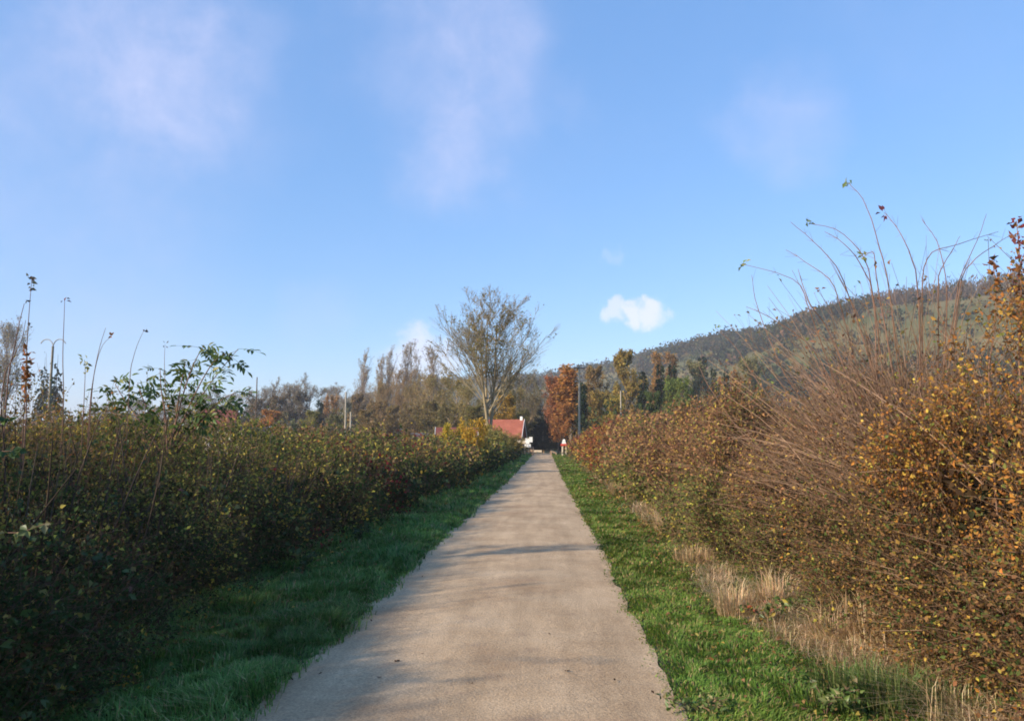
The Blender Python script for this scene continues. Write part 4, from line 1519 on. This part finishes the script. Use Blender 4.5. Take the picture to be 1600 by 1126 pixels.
# left, beyond the hedge
tree('bare_tree', 'bare_a', 2, 500, 230, 60, 'hazy grey bare tree cut by the left edge', tint=(1.1, 1.05, 1.1))
tree('conifer', 'conifer_a', 62, 578, 190, 26, 'dark conifer left of its twin, beside the wooden pole', 'conifer')
tree('conifer', 'conifer_a', 82, 574, 200, 28, 'dark conifer right of the wooden pole, the larger of two', 'conifer')
for i, (px, top, d, wp, lab) in enumerate([
        (300, 612, 330, 60, 'hazy bare tree behind the big green leaved branch'), (345, 600, 350, 56, 'hazy bare tree above the maroon roof'), (388, 606, 340, 44, 'hazy bare tree just behind the thin dark pole'),
        (425, 592, 390, 48, 'hazy bare tree right of the thin dark pole, above the orange tree'), (452, 598, 380, 46, 'hazy bare tree between the orange tree and the grey brown rounded one'), (482, 586, 420, 54, 'tallest hazy bare tree of the far left row'),
        (515, 600, 400, 44, 'hazy bare tree over the small golden orange tree'), (545, 606, 380, 44, 'hazy bare tree right behind the two concrete poles'), (575, 610, 340, 50, 'hazy bare tree under the leftmost poplar'),
        (160, 628, 420, 60, 'low hazy bare tree behind the bare forked shoot'), (220, 622, 430, 70, 'low hazy bare tree behind the lone leaning shoot'), (260, 625, 420, 60, 'low hazy bare tree behind the short straight shoot')]):
    tree('bare_tree', ('bare_a', 'bare_b')[i % 2], px, top, d, wp, lab, tint=(.95, .88, .9), group='far row of hazy bare trees')
for i, (px, top, d, wp, lab) in enumerate([(568, 546, 300, 24, 'hazy bare poplar at the left end of the poplar row'), (590, 556, 310, 20, 'second hazy poplar from the left in the poplar row'), (607, 542, 305, 24, 'third hazy poplar from the left in the poplar row'),
                                          (632, 532, 310, 28, 'tallest hazy poplar in the middle of the poplar row'), (650, 548, 320, 22, 'hazy poplar just right of the tallest one in the row'), (680, 540, 300, 34, 'hazy poplar at the right end of the row, beside the tall bare tree')]):
    tree('poplar', ('poplar_a', 'poplar_b')[i % 2], px, top, d, wp, lab, tint=(1.1, 1.0, .95), group='row of hazy poplars')
for i, (px, top, d, wp, tint, lab) in enumerate([
        (598, 580, 190, 40, (1.15, .95, .75), 'slim brown bare tree below the left poplars'), (622, 572, 185, 38, (1.2, .95, .72), 'slim brown bare tree below the tallest poplar'), (648, 588, 175, 44, (1.15, .98, .74), 'brown bare tree right of the slim brown pair'),
        (675, 580, 160, 56, (1.15, 1.0, .72), 'wide olive brown bare tree left of the tall bare tree'), (712, 570, 140, 64, (1.1, 1.0, .66), 'olive brown bare tree right behind the golden shrubs'), (735, 600, 130, 60, (1.05, .98, .6), 'lower olive bare tree at the foot of the tall bare tree'),
        (798, 590, 150, 62, (1.0, .92, .62), 'olive bare tree just right of the tall bare tree'), (828, 582, 175, 60, (.9, .85, .75), 'greyish bare tree above the red roof'), (850, 600, 170, 44, (.9, .85, .72), 'greyish bare tree above the dark end of the path')]):
    tree('bare_tree', ('bare_b', 'bare_a')[i % 2], px, top, d, wp, lab, tint=tint, trunk_tint=(1.3, 1.15, .9))
for (px, top, d, wp, kind, tint, lab) in [
        (418, 641, 165, 52, 'leafy_a', (.62, .30, .10), 'rounded orange tree with a sloping outline above the left hedge'), (515, 618, 240, 26, 'leafy_b', (.55, .32, .12), 'small golden orange tree just left of the concrete poles'),
        (462, 612, 230, 44, 'leafy_b', (.22, .19, .14), 'dull grey brown rounded tree in the left middle distance'), (484, 642, 170, 40, 'leafy_a', (.36, .33, .10), 'yellow green tree left of the dark cypress'), (498, 628, 180, 12, 'column', (.05, .09, .07), 'narrow dark cypress left of the concrete poles'),
        (522, 648, 160, 30, 'leafy_b', (.26, .25, .11), 'olive tree under the small golden orange one'), (550, 628, 220, 24, 'leafy_b', (.12, .14, .10), 'dark rounded tree behind the concrete poles'), (572, 640, 150, 36, 'leafy_a', (.34, .25, .11), 'tan leaved tree right of the concrete poles'),
        (492, 668, 120, 36, 'shrub', (.50, .28, .12), 'low orange shrub behind the left hedge'), (790, 618, 118, 46, 'leafy_a', (.50, .33, .08), 'golden leaved tree behind the red roofed house'), (815, 640, 135, 40, 'leafy_b', (.20, .19, .08), 'dark olive tree touching the red roof')]:
    tree('autumn_tree', kind, px, top, d, wp, lab, tint=tint)
for (px, top, d, wp, kind, tint, lab) in [
        (330, 632, 215, 46, 'leafy_b', (.24, .19, .12), 'dull brown rounded tree behind the maroon roof'), (362, 630, 225, 44, 'leafy_a', (.22, .17, .12), 'dull brown tree left of the thin dark pole'), (408, 622, 235, 44, 'leafy_b', (.25, .20, .13), 'muted tan tree behind the rounded orange tree'),
        (436, 618, 230, 40, 'leafy_a', (.24, .19, .12), 'muted tan tree right of the rounded orange tree'), (560, 616, 215, 40, 'leafy_a', (.30, .22, .12), 'muted tan tree right of the dark rounded tree'), (590, 626, 185, 40, 'leafy_b', (.34, .24, .11), 'warm tan tree below the second poplar'),
        (615, 634, 170, 40, 'leafy_a', (.33, .25, .11), 'warm tan tree below the tallest poplar'), (645, 630, 165, 44, 'leafy_b', (.34, .26, .12), 'ochre tree below the right poplars'), (672, 626, 150, 44, 'leafy_a', (.31, .25, .11), 'ochre tree left of the bright yellow shrub'), (705, 630, 135, 46, 'leafy_b', (.28, .24, .10), 'olive brown tree behind the bright yellow shrub'), (740, 634, 125, 40, 'leafy_a', (.27, .24, .09), 'olive brown tree behind the tall bare trunk')]:
    tree('autumn_tree', kind, px, top, d, wp, lab, tint=tint)
for (px, top, d, wp, tint, lab) in [
        (766, 664, 74, 34, (.50, .38, .09), 'ochre shrub in front of the left part of the red roof'), (700, 664, 45, 34, (.62, .50, .08), 'bright yellow shrub at the left of the golden pair in the hedge'), (738, 655, 48, 46, (.70, .46, .08), 'golden shrub at the foot of the tall bare tree'), (722, 672, 52, 34, (.62, .36, .09), 'amber shrub between the two golden ones'), (690, 684, 46, 34, (.55, .32, .09), 'low amber shrub in front of the brick house'),
        (778, 672, 70, 40, (.34, .31, .11), 'olive yellow shrub hiding the lower left of the red roof'), (796, 676, 80, 34, (.42, .32, .10), 'shrub with orange tips at the far end of the left hedge')]:
    tree('golden_shrub', 'shrub', px, top, d, wp, lab, 'shrub', tint=tint)
# ahead and right
for (px, top, d, wp, kind, tint, lab) in [
        (873, 588, 140, 44, 'leafy_b', (.44, .19, .09), 'rust red tree beside the dark end of the path'), (893, 572, 136, 36, 'column', (.56, .29, .09), 'bright orange tree behind the tall pole'), (880, 630, 128, 34, 'leafy_a', (.52, .25, .09), 'low orange red tree beneath the rust red one'),
        (910, 600, 126, 15, 'column', (.06, .10, .06), 'dark green ivy clad column just behind the tall pole'), (930, 572, 155, 44, 'leafy_a', (.34, .24, .11), 'brown leaved tree right of the tall pole'), (945, 612, 130, 46, 'leafy_b', (.42, .31, .10), 'ochre tree lower right of the tall pole'),
        (980, 548, 150, 50, 'leafy_a', (.40, .30, .09), 'tall golden brown tree standing highest on the right of the path'), (962, 618, 125, 40, 'leafy_b', (.44, .36, .10), 'yellowish tree by the short grey pole'), (1027, 552, 190, 17, 'column', (.46, .28, .11), 'narrow orange poplar, left of two against the hill'),
        (1049, 553, 195, 22, 'column', (.40, .25, .12), 'narrow tan orange poplar, right of two against the hill'), (1062, 590, 130, 46, 'leafy_b', (.22, .28, .08), 'yellow green tree in front of the conifers'), (1088, 566, 200, 44, 'leafy_a', (.32, .30, .15), 'pale olive tree right of the orange poplars'),
        (1020, 612, 115, 40, 'leafy_a', (.13, .18, .07), 'dark green tree below the orange poplars'), (1140, 570, 190, 44, 'bare_b', (1.1, .85, .7), 'reddish bare tree among the right conifers'), (1175, 560, 210, 50, 'leafy_b', (.27, .25, .12), 'olive tree on the lower slope left of the bare stems')]:
    tree('autumn_tree', kind, px, top, d, wp, lab, tint=tint)
for (px, top, d, wp, lab) in [(1007, 582, 140, 24, 'dark conifer left of three below the orange poplars'), (1034, 572, 150, 26, 'dark conifer in the middle of three below the orange poplars'), (1053, 572, 155, 24, 'dark conifer right of three below the orange poplars'),
                              (1100, 560, 240, 30, 'dark conifer under the wooded slope'), (1118, 578, 170, 16, 'slim dark conifer left of the reddish bare tree'), (1138, 582, 175, 16, 'slim dark conifer right of the reddish bare tree')]:
    tree('conifer', 'conifer_b', px, top, d, wp, lab, 'conifer')
# evergreens at the far path end, tinted near black to paint in shade
for (px, top, d, wp, kind, lab) in [(848, 655, 150, 40, 'leafy_a', 'evergreen tinted as deep shade closing the left of the path end'), (872, 664, 152, 40, 'leafy_b', 'evergreen tinted as deep shade closing the right of the path end'), (858, 640, 165, 50, 'leafy_b', 'tall evergreen tinted as deep shade behind the path end'), (828, 660, 140, 34, 'leafy_a', 'evergreen tinted as deep shade beside the white signboard'),
                                    (838, 688, 148, 30, 'shrub', 'low shrub tinted as deep shade, left across the end of the path'), (856, 688, 150, 30, 'shrub', 'low shrub tinted as deep shade, in the middle across the end of the path'), (876, 688, 147, 30, 'shrub', 'low shrub tinted as deep shade, right across the end of the path')]:
    tree('shade_tinted_evergreen', kind, px, top, d, wp, lab, tint=(.022, .032, .02))


# ------------------------------------------------------------------ scrub and woods that read as one mass
def scatter_bushes(name, P, Hh, Wd, cols, per, label, cat, seed, upright=False, fine=(.13, .30)):
    g = np.random.default_rng(seed)
    n = len(P)
    idx = np.repeat(np.arange(n), per)
    m = len(idx)
    dv = rand_dir(m, g)
    rr = g.random(m) ** .45
    dv[:, 2] = np.abs(dv[:, 2]) * 1.0 if not upright else g.uniform(-.15, 1, m)
    lump = .75 + .5 * vnoise(P[idx] + dv * 3, .5, seed)
    q = P[idx] + dv * np.stack([Wd[idx] * .5, Wd[idx] * .5, Hh[idx]], -1) * (rr * lump)[:, None]
    q[:, 2] += Hh[idx] * .08
    LL = Wd[idx] * g.uniform(*fine, m)
    c = cols[idx] * np.concatenate([g.uniform(.65, 1.3, (m, 1))] * 3 + [np.ones((m, 1))], 1)
    b = MB()
    dd = unit(rand_dir(m, g) + np.array([[0, 0, 2.2 if upright else .3]]))
    b.leaves(q, dd, rand_dir(m, g) + np.array([[0, -.3, .5]]), LL * (1.5 if upright else 1), LL * (.35 if upright else .8), c)
    return tag(b.build(name, M_PLANT), label, cat, kind='stuff')


def on_hill(n, g, clear=None, dens=None):
    out = []
    while sum(len(a) for a in out) < n:
        px = g.uniform(600, 1720, n * 2)
        d = g.uniform(150, 1150, n * 2)
        v = np.array([tuple(ray(a, 697)) for a in px[:1]])
        cosy, siny = math.cos(YAW), math.sin(YAW)
        k = (px - 852) / FPX
        x, y = k * d, d
        h, sd = hill_h(x[:, None], y[:, None], True)
        h, sd = h[:, 0], sd[:, 0]
        dd = np.stack([x, y, h - 1.3], -1)
        ok = (h > 6) & ~sd
        if dens is not None: ok &= g.random(len(x)) < dens(x, y, h, px)
        out.append(dd[ok])
    return np.concatenate(out)[:n]


g = np.random.default_rng(808)


def dens_scrub(x, y, h, px):
    n3 = np.stack([x, y, 0 * x], -1)
    v = vnoise(n3, 1 / 48., 14) * .6 + vnoise(n3, 1 / 17., 15) * .4
    base = np.clip((v - .42) * 9, 0.12, 1)
    el = h / y
    clearing = (px > 1370) & (px < 1510) & (el > .138) & (el < .172)
    low = np.clip((45 - h) / 40, 0, .9)
    return np.where(clearing, .12, np.clip(base + low, 0, 1)) * np.clip(y / 500, .25, 1)


P = on_hill(4800, g, dens=dens_scrub)
c = pal(len(P), [(5, (.03, .045, .022)), (3, (.06, .07, .03)), (2, (.10, .085, .045)), (1.0, (.15, .10, .055)), (.7, (.14, .13, .04))], g)
Hh = g.uniform(3, 9, len(P)) * np.where(P[:, 2] < 35, 1.35, 1)
scatter_bushes('hillside_scrub', P, Hh, Hh * g.uniform(.9, 1.6, len(P)), c, 23, 'dark scrub and small trees dotted over the hillside', 'scrub', 15)
# wood along the ridge
t = g.random(620)
px = 880 + t * 860
rp = np.array([[np.interp(p, [640, 760, 850, 900, 1000, 1100, 1200, 1300, 1400, 1550, 1700], RIDGE[2:13, i]) for i in (0, 1, 2)] for p in px])
tow = unit(np.concatenate([-rp[:, :2], np.zeros((len(rp), 1))], 1))
rp[:, :2] += tow[:, :2] * g.uniform(-3, 26, (len(rp), 1))
rp[:, 2] = hill_h(rp[:, :1], rp[:, 1:2])[:, 0] - 3.0
dark = px < 1240 + g.normal(0, 30, len(px))
c = np.where(dark[:, None], pal(len(px), [(3, (.035, .055, .032)), (1, (.07, .075, .04))], g), pal(len(px), [(4, (.15, .115, .085)), (2, (.19, .14, .10)), (.6, (.05, .065, .035))], g))
Hh = np.where(dark, g.uniform(2.5, 7, len(px)), g.uniform(7, 12, len(px)))
scatter_bushes('ridge_wood', rp[~dark], Hh[~dark], Hh[~dark] * .7, c[~dark], 70, 'grey brown leafless wood along the top of the hill', 'wood', 16, True)
scatter_bushes('ridge_scrub', rp[dark], Hh[dark], Hh[dark] * 1.1, c[dark], 44, 'dark juniper like scrub along the skyline of the hill', 'scrub', 17)
# dense low growth behind the hedges
n = 520
px = g.uniform(-40, 845, n)
d = g.uniform(165, 360, n)
P = np.stack([(px - 852) / FPX * d, d, gz(d) - .2], -1)
Hh = g.uniform(5, 12, n) * (.45 + d / 420)
c = pal(n, [(4, (.19, .145, .085)), (2, (.24, .18, .085)), (2, (.12, .12, .06)), (1.2, (.36, .21, .07)), (.5, (.05, .075, .035))], g)
scatter_bushes('valley_thicket', P, Hh, Hh * 1.0, c, 110, 'low brown thicket between the trees beyond the left hedge', 'thicket', 18, fine=(.06, .13))
n = 220
px = g.uniform(890, 1400, n)
d = g.uniform(90, 240, n)
P = np.stack([(px - 852) / FPX * d, d, gz(d) - .2], -1)
P[:, 2] = np.maximum(P[:, 2], hill_h(P[:, :1], P[:, 1:2])[:, 0] - 1.3)
Hh = g.uniform(3.5, 9, n) * (.5 + d / 300)
c = pal(n, [(4, (.10, .095, .045)), (2, (.19, .13, .055)), (2, (.06, .08, .035)), (1, (.30, .2, .06))], g)
scatter_bushes('slope_thicket', P, Hh, Hh * 1.1, c, 180, 'olive and brown thicket at the foot of the hill behind the right hedge', 'thicket', 19, fine=(.05, .10))


# ------------------------------------------------------------------ houses
def box_part(name, lo, hi, mat, parent):
    b = MB()
    b.box(lo, hi)
    return b.build(name, mat, parent)


def house(name, label, loc, rz, W, D, He, Hr, wall_m, roof_m, chimneys=(), windows=(), door=None, trim=True):
    """gable house, ridge along local x; front faces local -y"""
    root = empty(name, loc, rz)
    b = MB()
    x, y = W / 2, D / 2
    V = [[-x, -y, -.6], [x, -y, -.6], [x, y, -.6], [-x, y, -.6], [-x, -y, He], [x, -y, He], [x, y, He], [-x, y, He], [-x, 0, Hr - .12], [x, 0, Hr - .12]]
    b.poly(V, f3=[[4, 7, 8], [5, 9, 6]], f4=[[0, 1, 5, 4], [2, 3, 7, 6], [0, 4, 7, 3], [1, 2, 6, 5]])
    b.build('wall', wall_m, root)
    b = MB()
    e, ov = .35, .3
    k = (Hr - He) / y
    zl = He - ov * k
    th = .14
    for s in (-1, 1):
        V = [[-x - e, s * (y + ov), zl], [x + e, s * (y + ov), zl], [x + e, 0, Hr], [-x - e, 0, Hr], [-x - e, s * (y + ov), zl + th], [x + e, s * (y + ov), zl + th], [x + e, 0, Hr + th], [-x - e, 0, Hr + th]]
        b.poly(V, f4=[[0, 1, 2, 3], [4, 5, 6, 7], [0, 1, 5, 4], [2, 3, 7, 6], [1, 2, 6, 5], [0, 3, 7, 4]])
    roof = b.build('roof', roof_m, root)
    for (cx, cy, cw, ct) in chimneys:
        box_part('chimney', (cx - cw / 2, cy - cw / 2, Hr - .9), (cx + cw / 2, cy + cw / 2, ct), M_WHITE if trim else M_BRICK, roof)
    if trim:
        for sx in (-1, 1):
            b = MB()
            for s in (-1, 1):
                xx = sx * (x + e + .02)
                V = [[xx, s * (y + ov), zl - .04], [xx, 0, Hr - .04], [xx, 0, Hr + .2], [xx, s * (y + ov), zl + .2], [xx + sx * .05, s * (y + ov), zl - .04], [xx + sx * .05, 0, Hr - .04], [xx + sx * .05, 0, Hr + .2], [xx + sx * .05, s * (y + ov), zl + .2]]
                b.poly(V, f4=[[0, 1, 2, 3], [4, 5, 6, 7], [0, 1, 5, 4], [3, 2, 6, 7]])
            b.build('bargeboard', M_WHITE, roof)
    for (wx, wz, ww, wh) in windows:
        f = box_part('window', (wx - ww / 2, -y - .06, wz), (wx + ww / 2, -y + .05, wz + wh), M_WHITE, root)
        box_part('pane', (wx - ww / 2 + .08, -y - .075, wz + .08), (wx - .03, -y - .055, wz + wh - .08), M_GLASS, f)
        box_part('pane', (wx + .03, -y - .075, wz + .08), (wx + ww / 2 - .08, -y - .055, wz + wh - .08), M_GLASS, f)
    if door:
        dd = box_part('door', (door - .5, -y - .05, 0), (door + .5, -y + .05, 2.1), M_DOOR, root)
        box_part('handle', (door + .34, -y - .1, 1.0), (door + .42, -y - .052, 1.06), M_METAL, dd)
    return tag(root, label, 'house')


h0 = at(787, 697, 112)
house('red_roofed_house', 'small house with bright red tiled roof left of the path end', (h0.x, 114, float(gz(114))), -.10, 5.0, 5.4, 2.5, 4.85, M_BRICK, M_ROOF, [(2.45, 0, .35, 5.4)], [(1.6, .9, 1.2, 1.2), (-1.2, .9, 1.2, 1.2)], 0.2)
h1 = at(712, 697, 100)
house('brick_house', 'pinkish brick house half hidden by the golden shrubs', (h1.x, 101, 0.2), .1, 4.6, 5, 2.3, 3.7, M_BRICK, M_ROOF2, [], [(-1.2, .9, 1.0, 1.1), (1.2, .9, 1.0, 1.1)], None, True)
h2 = at(330, 697, 105)
house('maroon_roofed_house', 'house with maroon roof and cream wall showing over the left hedge', (h2.x, 108, 0), .25, 3.6, 6, 4.2, 6.5, M_CREAM, M_ROOF2, [], [(-.6, 1.6, 1.0, 1.1)], None, False)
h3 = at(384, 697, 125)
house('slate_roofed_house', 'low house with grey slate roof and cream gable over the left hedge', (h3.x, 128, 0), 1.0, 5, 4.5, 2.6, 4.7, M_CREAM, M_SLATE, [], [(0, 1.0, 1, 1.1)], None, False)
h4 = at(630, 697, 95)
house('white_shed', 'small white shed showing above the left hedge near the poplars', (h4.x, 97, .2), .1, 2.2, 3, 1.75, 2.35, M_WHITE, M_SLATE, [], [(.0, .8, .8, .7)], None, False)
h5 = at(651, 697, 110)
house('pale_hut', 'little pale hut right of the white shed', (h5.x, 112, .2), .1, 1.9, 2.5, 2.2, 3.2, M_CREAM, M_SLATE, [], [(.0, 1.0, .7, .7)], None, False)


# ------------------------------------------------------------------ poles, signs, barriers
def pole(name, px, top, d, label, r=.13, mat=None, lean=0.0, arm=None, base=None):
    p = at(px, 697, d)
    z0 = float(gz(d)) - .3
    Ht = at(px, top, d).z - z0
    root = empty(name, (p.x, d, z0))
    b = MB()
    t = np.linspace(0, 1, 6)
    b.tubes(np.stack([lean * Ht * t, 0 * t, Ht * t], -1)[None], np.linspace(r, r * .7, 6)[None], 8, (1, 1, 1, 0))
    b.poly([[lean * Ht + math.cos(a) * r * .7, math.sin(a) * r * .7, Ht] for a in np.arange(8) * math.pi / 4], f3=[[0, i, i + 1] for i in range(1, 7)])
    b.build('post', mat or M_POLE, root, smooth=True)
    tx = lean * Ht
    if arm == 'cross':
        box_part('crossarm', (tx - .7, -.16, Ht - .45), (tx + .7, -.06, Ht - .33), M_DARKWOOD, root)
        for s in (-.6, -.3, .3, .6):
            bb = MB()
            bb.tubes(np.array([[[tx + s, -.11, Ht - .33], [tx + s, -.11, Ht - .22], [tx + s, -.11, Ht - .12]]]), np.array([[.04, .05, .02]]), 6, (1, 1, 1, 0))
            bb.build('insulator', M_METAL, root)
    if arm == 'hoop':
        for s in (-1, 1):
            a = np.linspace(0, math.pi * .85, 9)
            bb = MB()
            bb.tubes(np.stack([tx + s * (.42 - .42 * np.cos(a)), 0 * a, Ht - .05 + .5 * np.sin(a)], -1)[None], np.full((1, 9), .035), 5, (1, 1, 1, 0))
            bb.build('bracket', M_METAL, root)
    return tag(root, label, 'pole')


pole('utility_pole', 905, 570, 95, 'tall leaning utility pole beside the orange tree right of the path', .15, M_POLE, .012 * -1 + .02, 'cross')
pole('utility_pole', 971, 610, 120, 'shorter grey pole between the yellowish tree and the golden brown tree', .13, M_POLE)
pole('concrete_pole', 539, 612, 110, 'taller of the two pale concrete poles above the left hedge', .14, M_POLE, -.003)
pole('concrete_pole', 547, 643, 108, 'shorter of the two pale concrete poles above the left hedge', .15, M_POLE)
pole('dark_pole', 398, 589, 130, 'thin dark pole above the roofs on the left', .12, M_DARKWOOD)
pole('wooden_pole', 73, 541, 48, 'wooden pole with curved brackets between the two dark conifers', .10, M_WOOD, 0, 'hoop')

# right sign: white triangle with red foot on two posts
p = ground_at(881, 709)
p = at(881, 708, 104)
p.z = float(gz(104))
root = tag(empty('warning_sign', p), 'white and red sign on two pale posts right of the path end', 'sign')
b = MB()
b.box((-.28, -.06, -.1), (-.10, .10, 1.45))
b.build('post', M_CREAM, root)
b = MB()
b.box((.22, -.05, -.1), (.34, .07, 1.3))
b.build('post', M_CREAM, root)
b = MB()
V = [[-.32, -.09, 1.42], [.36, -.09, 1.42], [.16, -.09, 2.15], [-.10, -.09, 2.15], [-.32, -.05, 1.42], [.36, -.05, 1.42], [.16, -.05, 2.15], [-.10, -.05, 2.15]]
b.poly(V, f4=[[0, 1, 2, 3], [7, 6, 5, 4], [0, 4, 5, 1], [1, 5, 6, 2], [2, 6, 7, 3], [3, 7, 4, 0]])
b.build('panel', M_WHITE, root)
b = MB()
b.box((-.42, -.13, 1.28), (.46, -.094, 1.56))
b.build('red_band', M_REDSIGN, root)
# left signboards
p = at(826, 697, 106)
root = tag(empty('signboard', (p.x, 106, float(gz(106)))), 'white signboard on a post left of the path end', 'sign')
b = MB()
b.box((-.10, -.05, -.1), (.02, .05, 1.5))
b.build('post', M_WOOD, root)
b = MB()
b.box((-.45, -.10, 1.55), (.10, -.06, 2.30))
b.build('panel', M_WHITE, root)
b = MB()
b.box((.05, -.16, 1.75), (.52, -.12, 2.45))
b.build('panel', M_WHITE, root)
b = MB()
b.box((-.55, -.2, 1.12), (.28, -.16, 1.5))
b.build('panel', M_WHITE, root)
p = at(813, 697, 107)
root = tag(empty('cream_barrier', (p.x, 107, float(gz(107)))), 'cream horizontal board left of the white signboard', 'barrier')
b = MB()
b.box((-.5, -.05, 1.55), (.75, .05, 2.0))
b.build('board', M_CREAM, root)
for xx in (-.4, .6):
    box_part('post', (xx - .06, .06, -.1), (xx + .06, .16, 1.95), M_WOOD, root)
# timber barriers each side of the path
M_TIMBER = noisy_mat('timber', [(0.3, (.30, .20, .13)), (0.7, (.44, .31, .21))], 5)
p = at(831, 697, 108)
root = tag(empty('timber_barrier', (p.x, 108, float(gz(108)))), 'timber barrier with a cream rail at the left of the path end', 'barrier')
b = MB()
V = np.array([[-.35, -.06, 1.3], [-.1, -.06, 1.3], [.3, -.06, -.1], [0.02, -.06, -.1]])
b.poly(np.concatenate([V, V + [[0, .12, 0]]]), f4=[[0, 1, 2, 3], [7, 6, 5, 4], [0, 4, 5, 1], [1, 5, 6, 2], [2, 6, 7, 3], [3, 7, 4, 0]])
b.build('brace', M_TIMBER, root)
box_part('post', (.08, -.2, -.1), (.26, -.07, 1.15), M_TIMBER, root)
box_part('rail', (.27, -.16, .42), (1.35, -.08, .70), M_CREAM, root)
box_part('post', (1.2, -.07, -.1), (1.32, .05, .66), M_WOOD, root)
p = at(861, 697, 109)
root = tag(empty('timber_barrier', (p.x, 109, float(gz(109)))), 'timber post with sloping rail at the right of the path end', 'barrier')
box_part('post', (-.1, -.1, -.1), (.1, .1, .62), M_TIMBER, root)
b = MB()
V = np.array([[.1, -.05, .42], [.1, -.05, .6], [.75, -.05, .34], [.75, -.05, .16]])
b.poly(np.concatenate([V, V + [[0, .1, 0]]]), f4=[[0, 1, 2, 3], [7, 6, 5, 4], [0, 4, 5, 1], [1, 5, 6, 2], [2, 6, 7, 3], [3, 7, 4, 0]])
b.build('rail', M_TIMBER, root)
box_part('post', (.62, .06, -.1), (.74, .18, .36), M_TIMBER, root)

# ------------------------------------------------------------------ the hazy air
b = MB()
b.box((-2700, -450, -3), (2700, 2900, 150))
me = b.mesh('haze')
hm, ht_ = new_mat('haze_air')
o_ = ht_.nodes.new('ShaderNodeOutputMaterial')
pv = ht_.nodes.new('ShaderNodeVolumePrincipled')
pv.inputs['Color'].default_value = (.86, .9, 1.0, 1)
pv.inputs['Density'].default_value = 0.0003
pv.inputs['Density Attribute'].default_value = ''
pv.inputs['Temperature Attribute'].default_value = ''
pv.inputs['Color Attribute'].default_value = ''
hm.cycles.homogeneous_volume = True
pv.inputs['Anisotropy'].default_value = 0.0
ht_.links.new(pv.outputs['Volume'], o_.inputs['Volume'])
me.materials.append(hm)
haze = bpy.data.objects.new('haze', me)
COL.objects.link(haze)
tag(haze, 'thin pale morning haze over the valley', 'haze', kind='stuff')
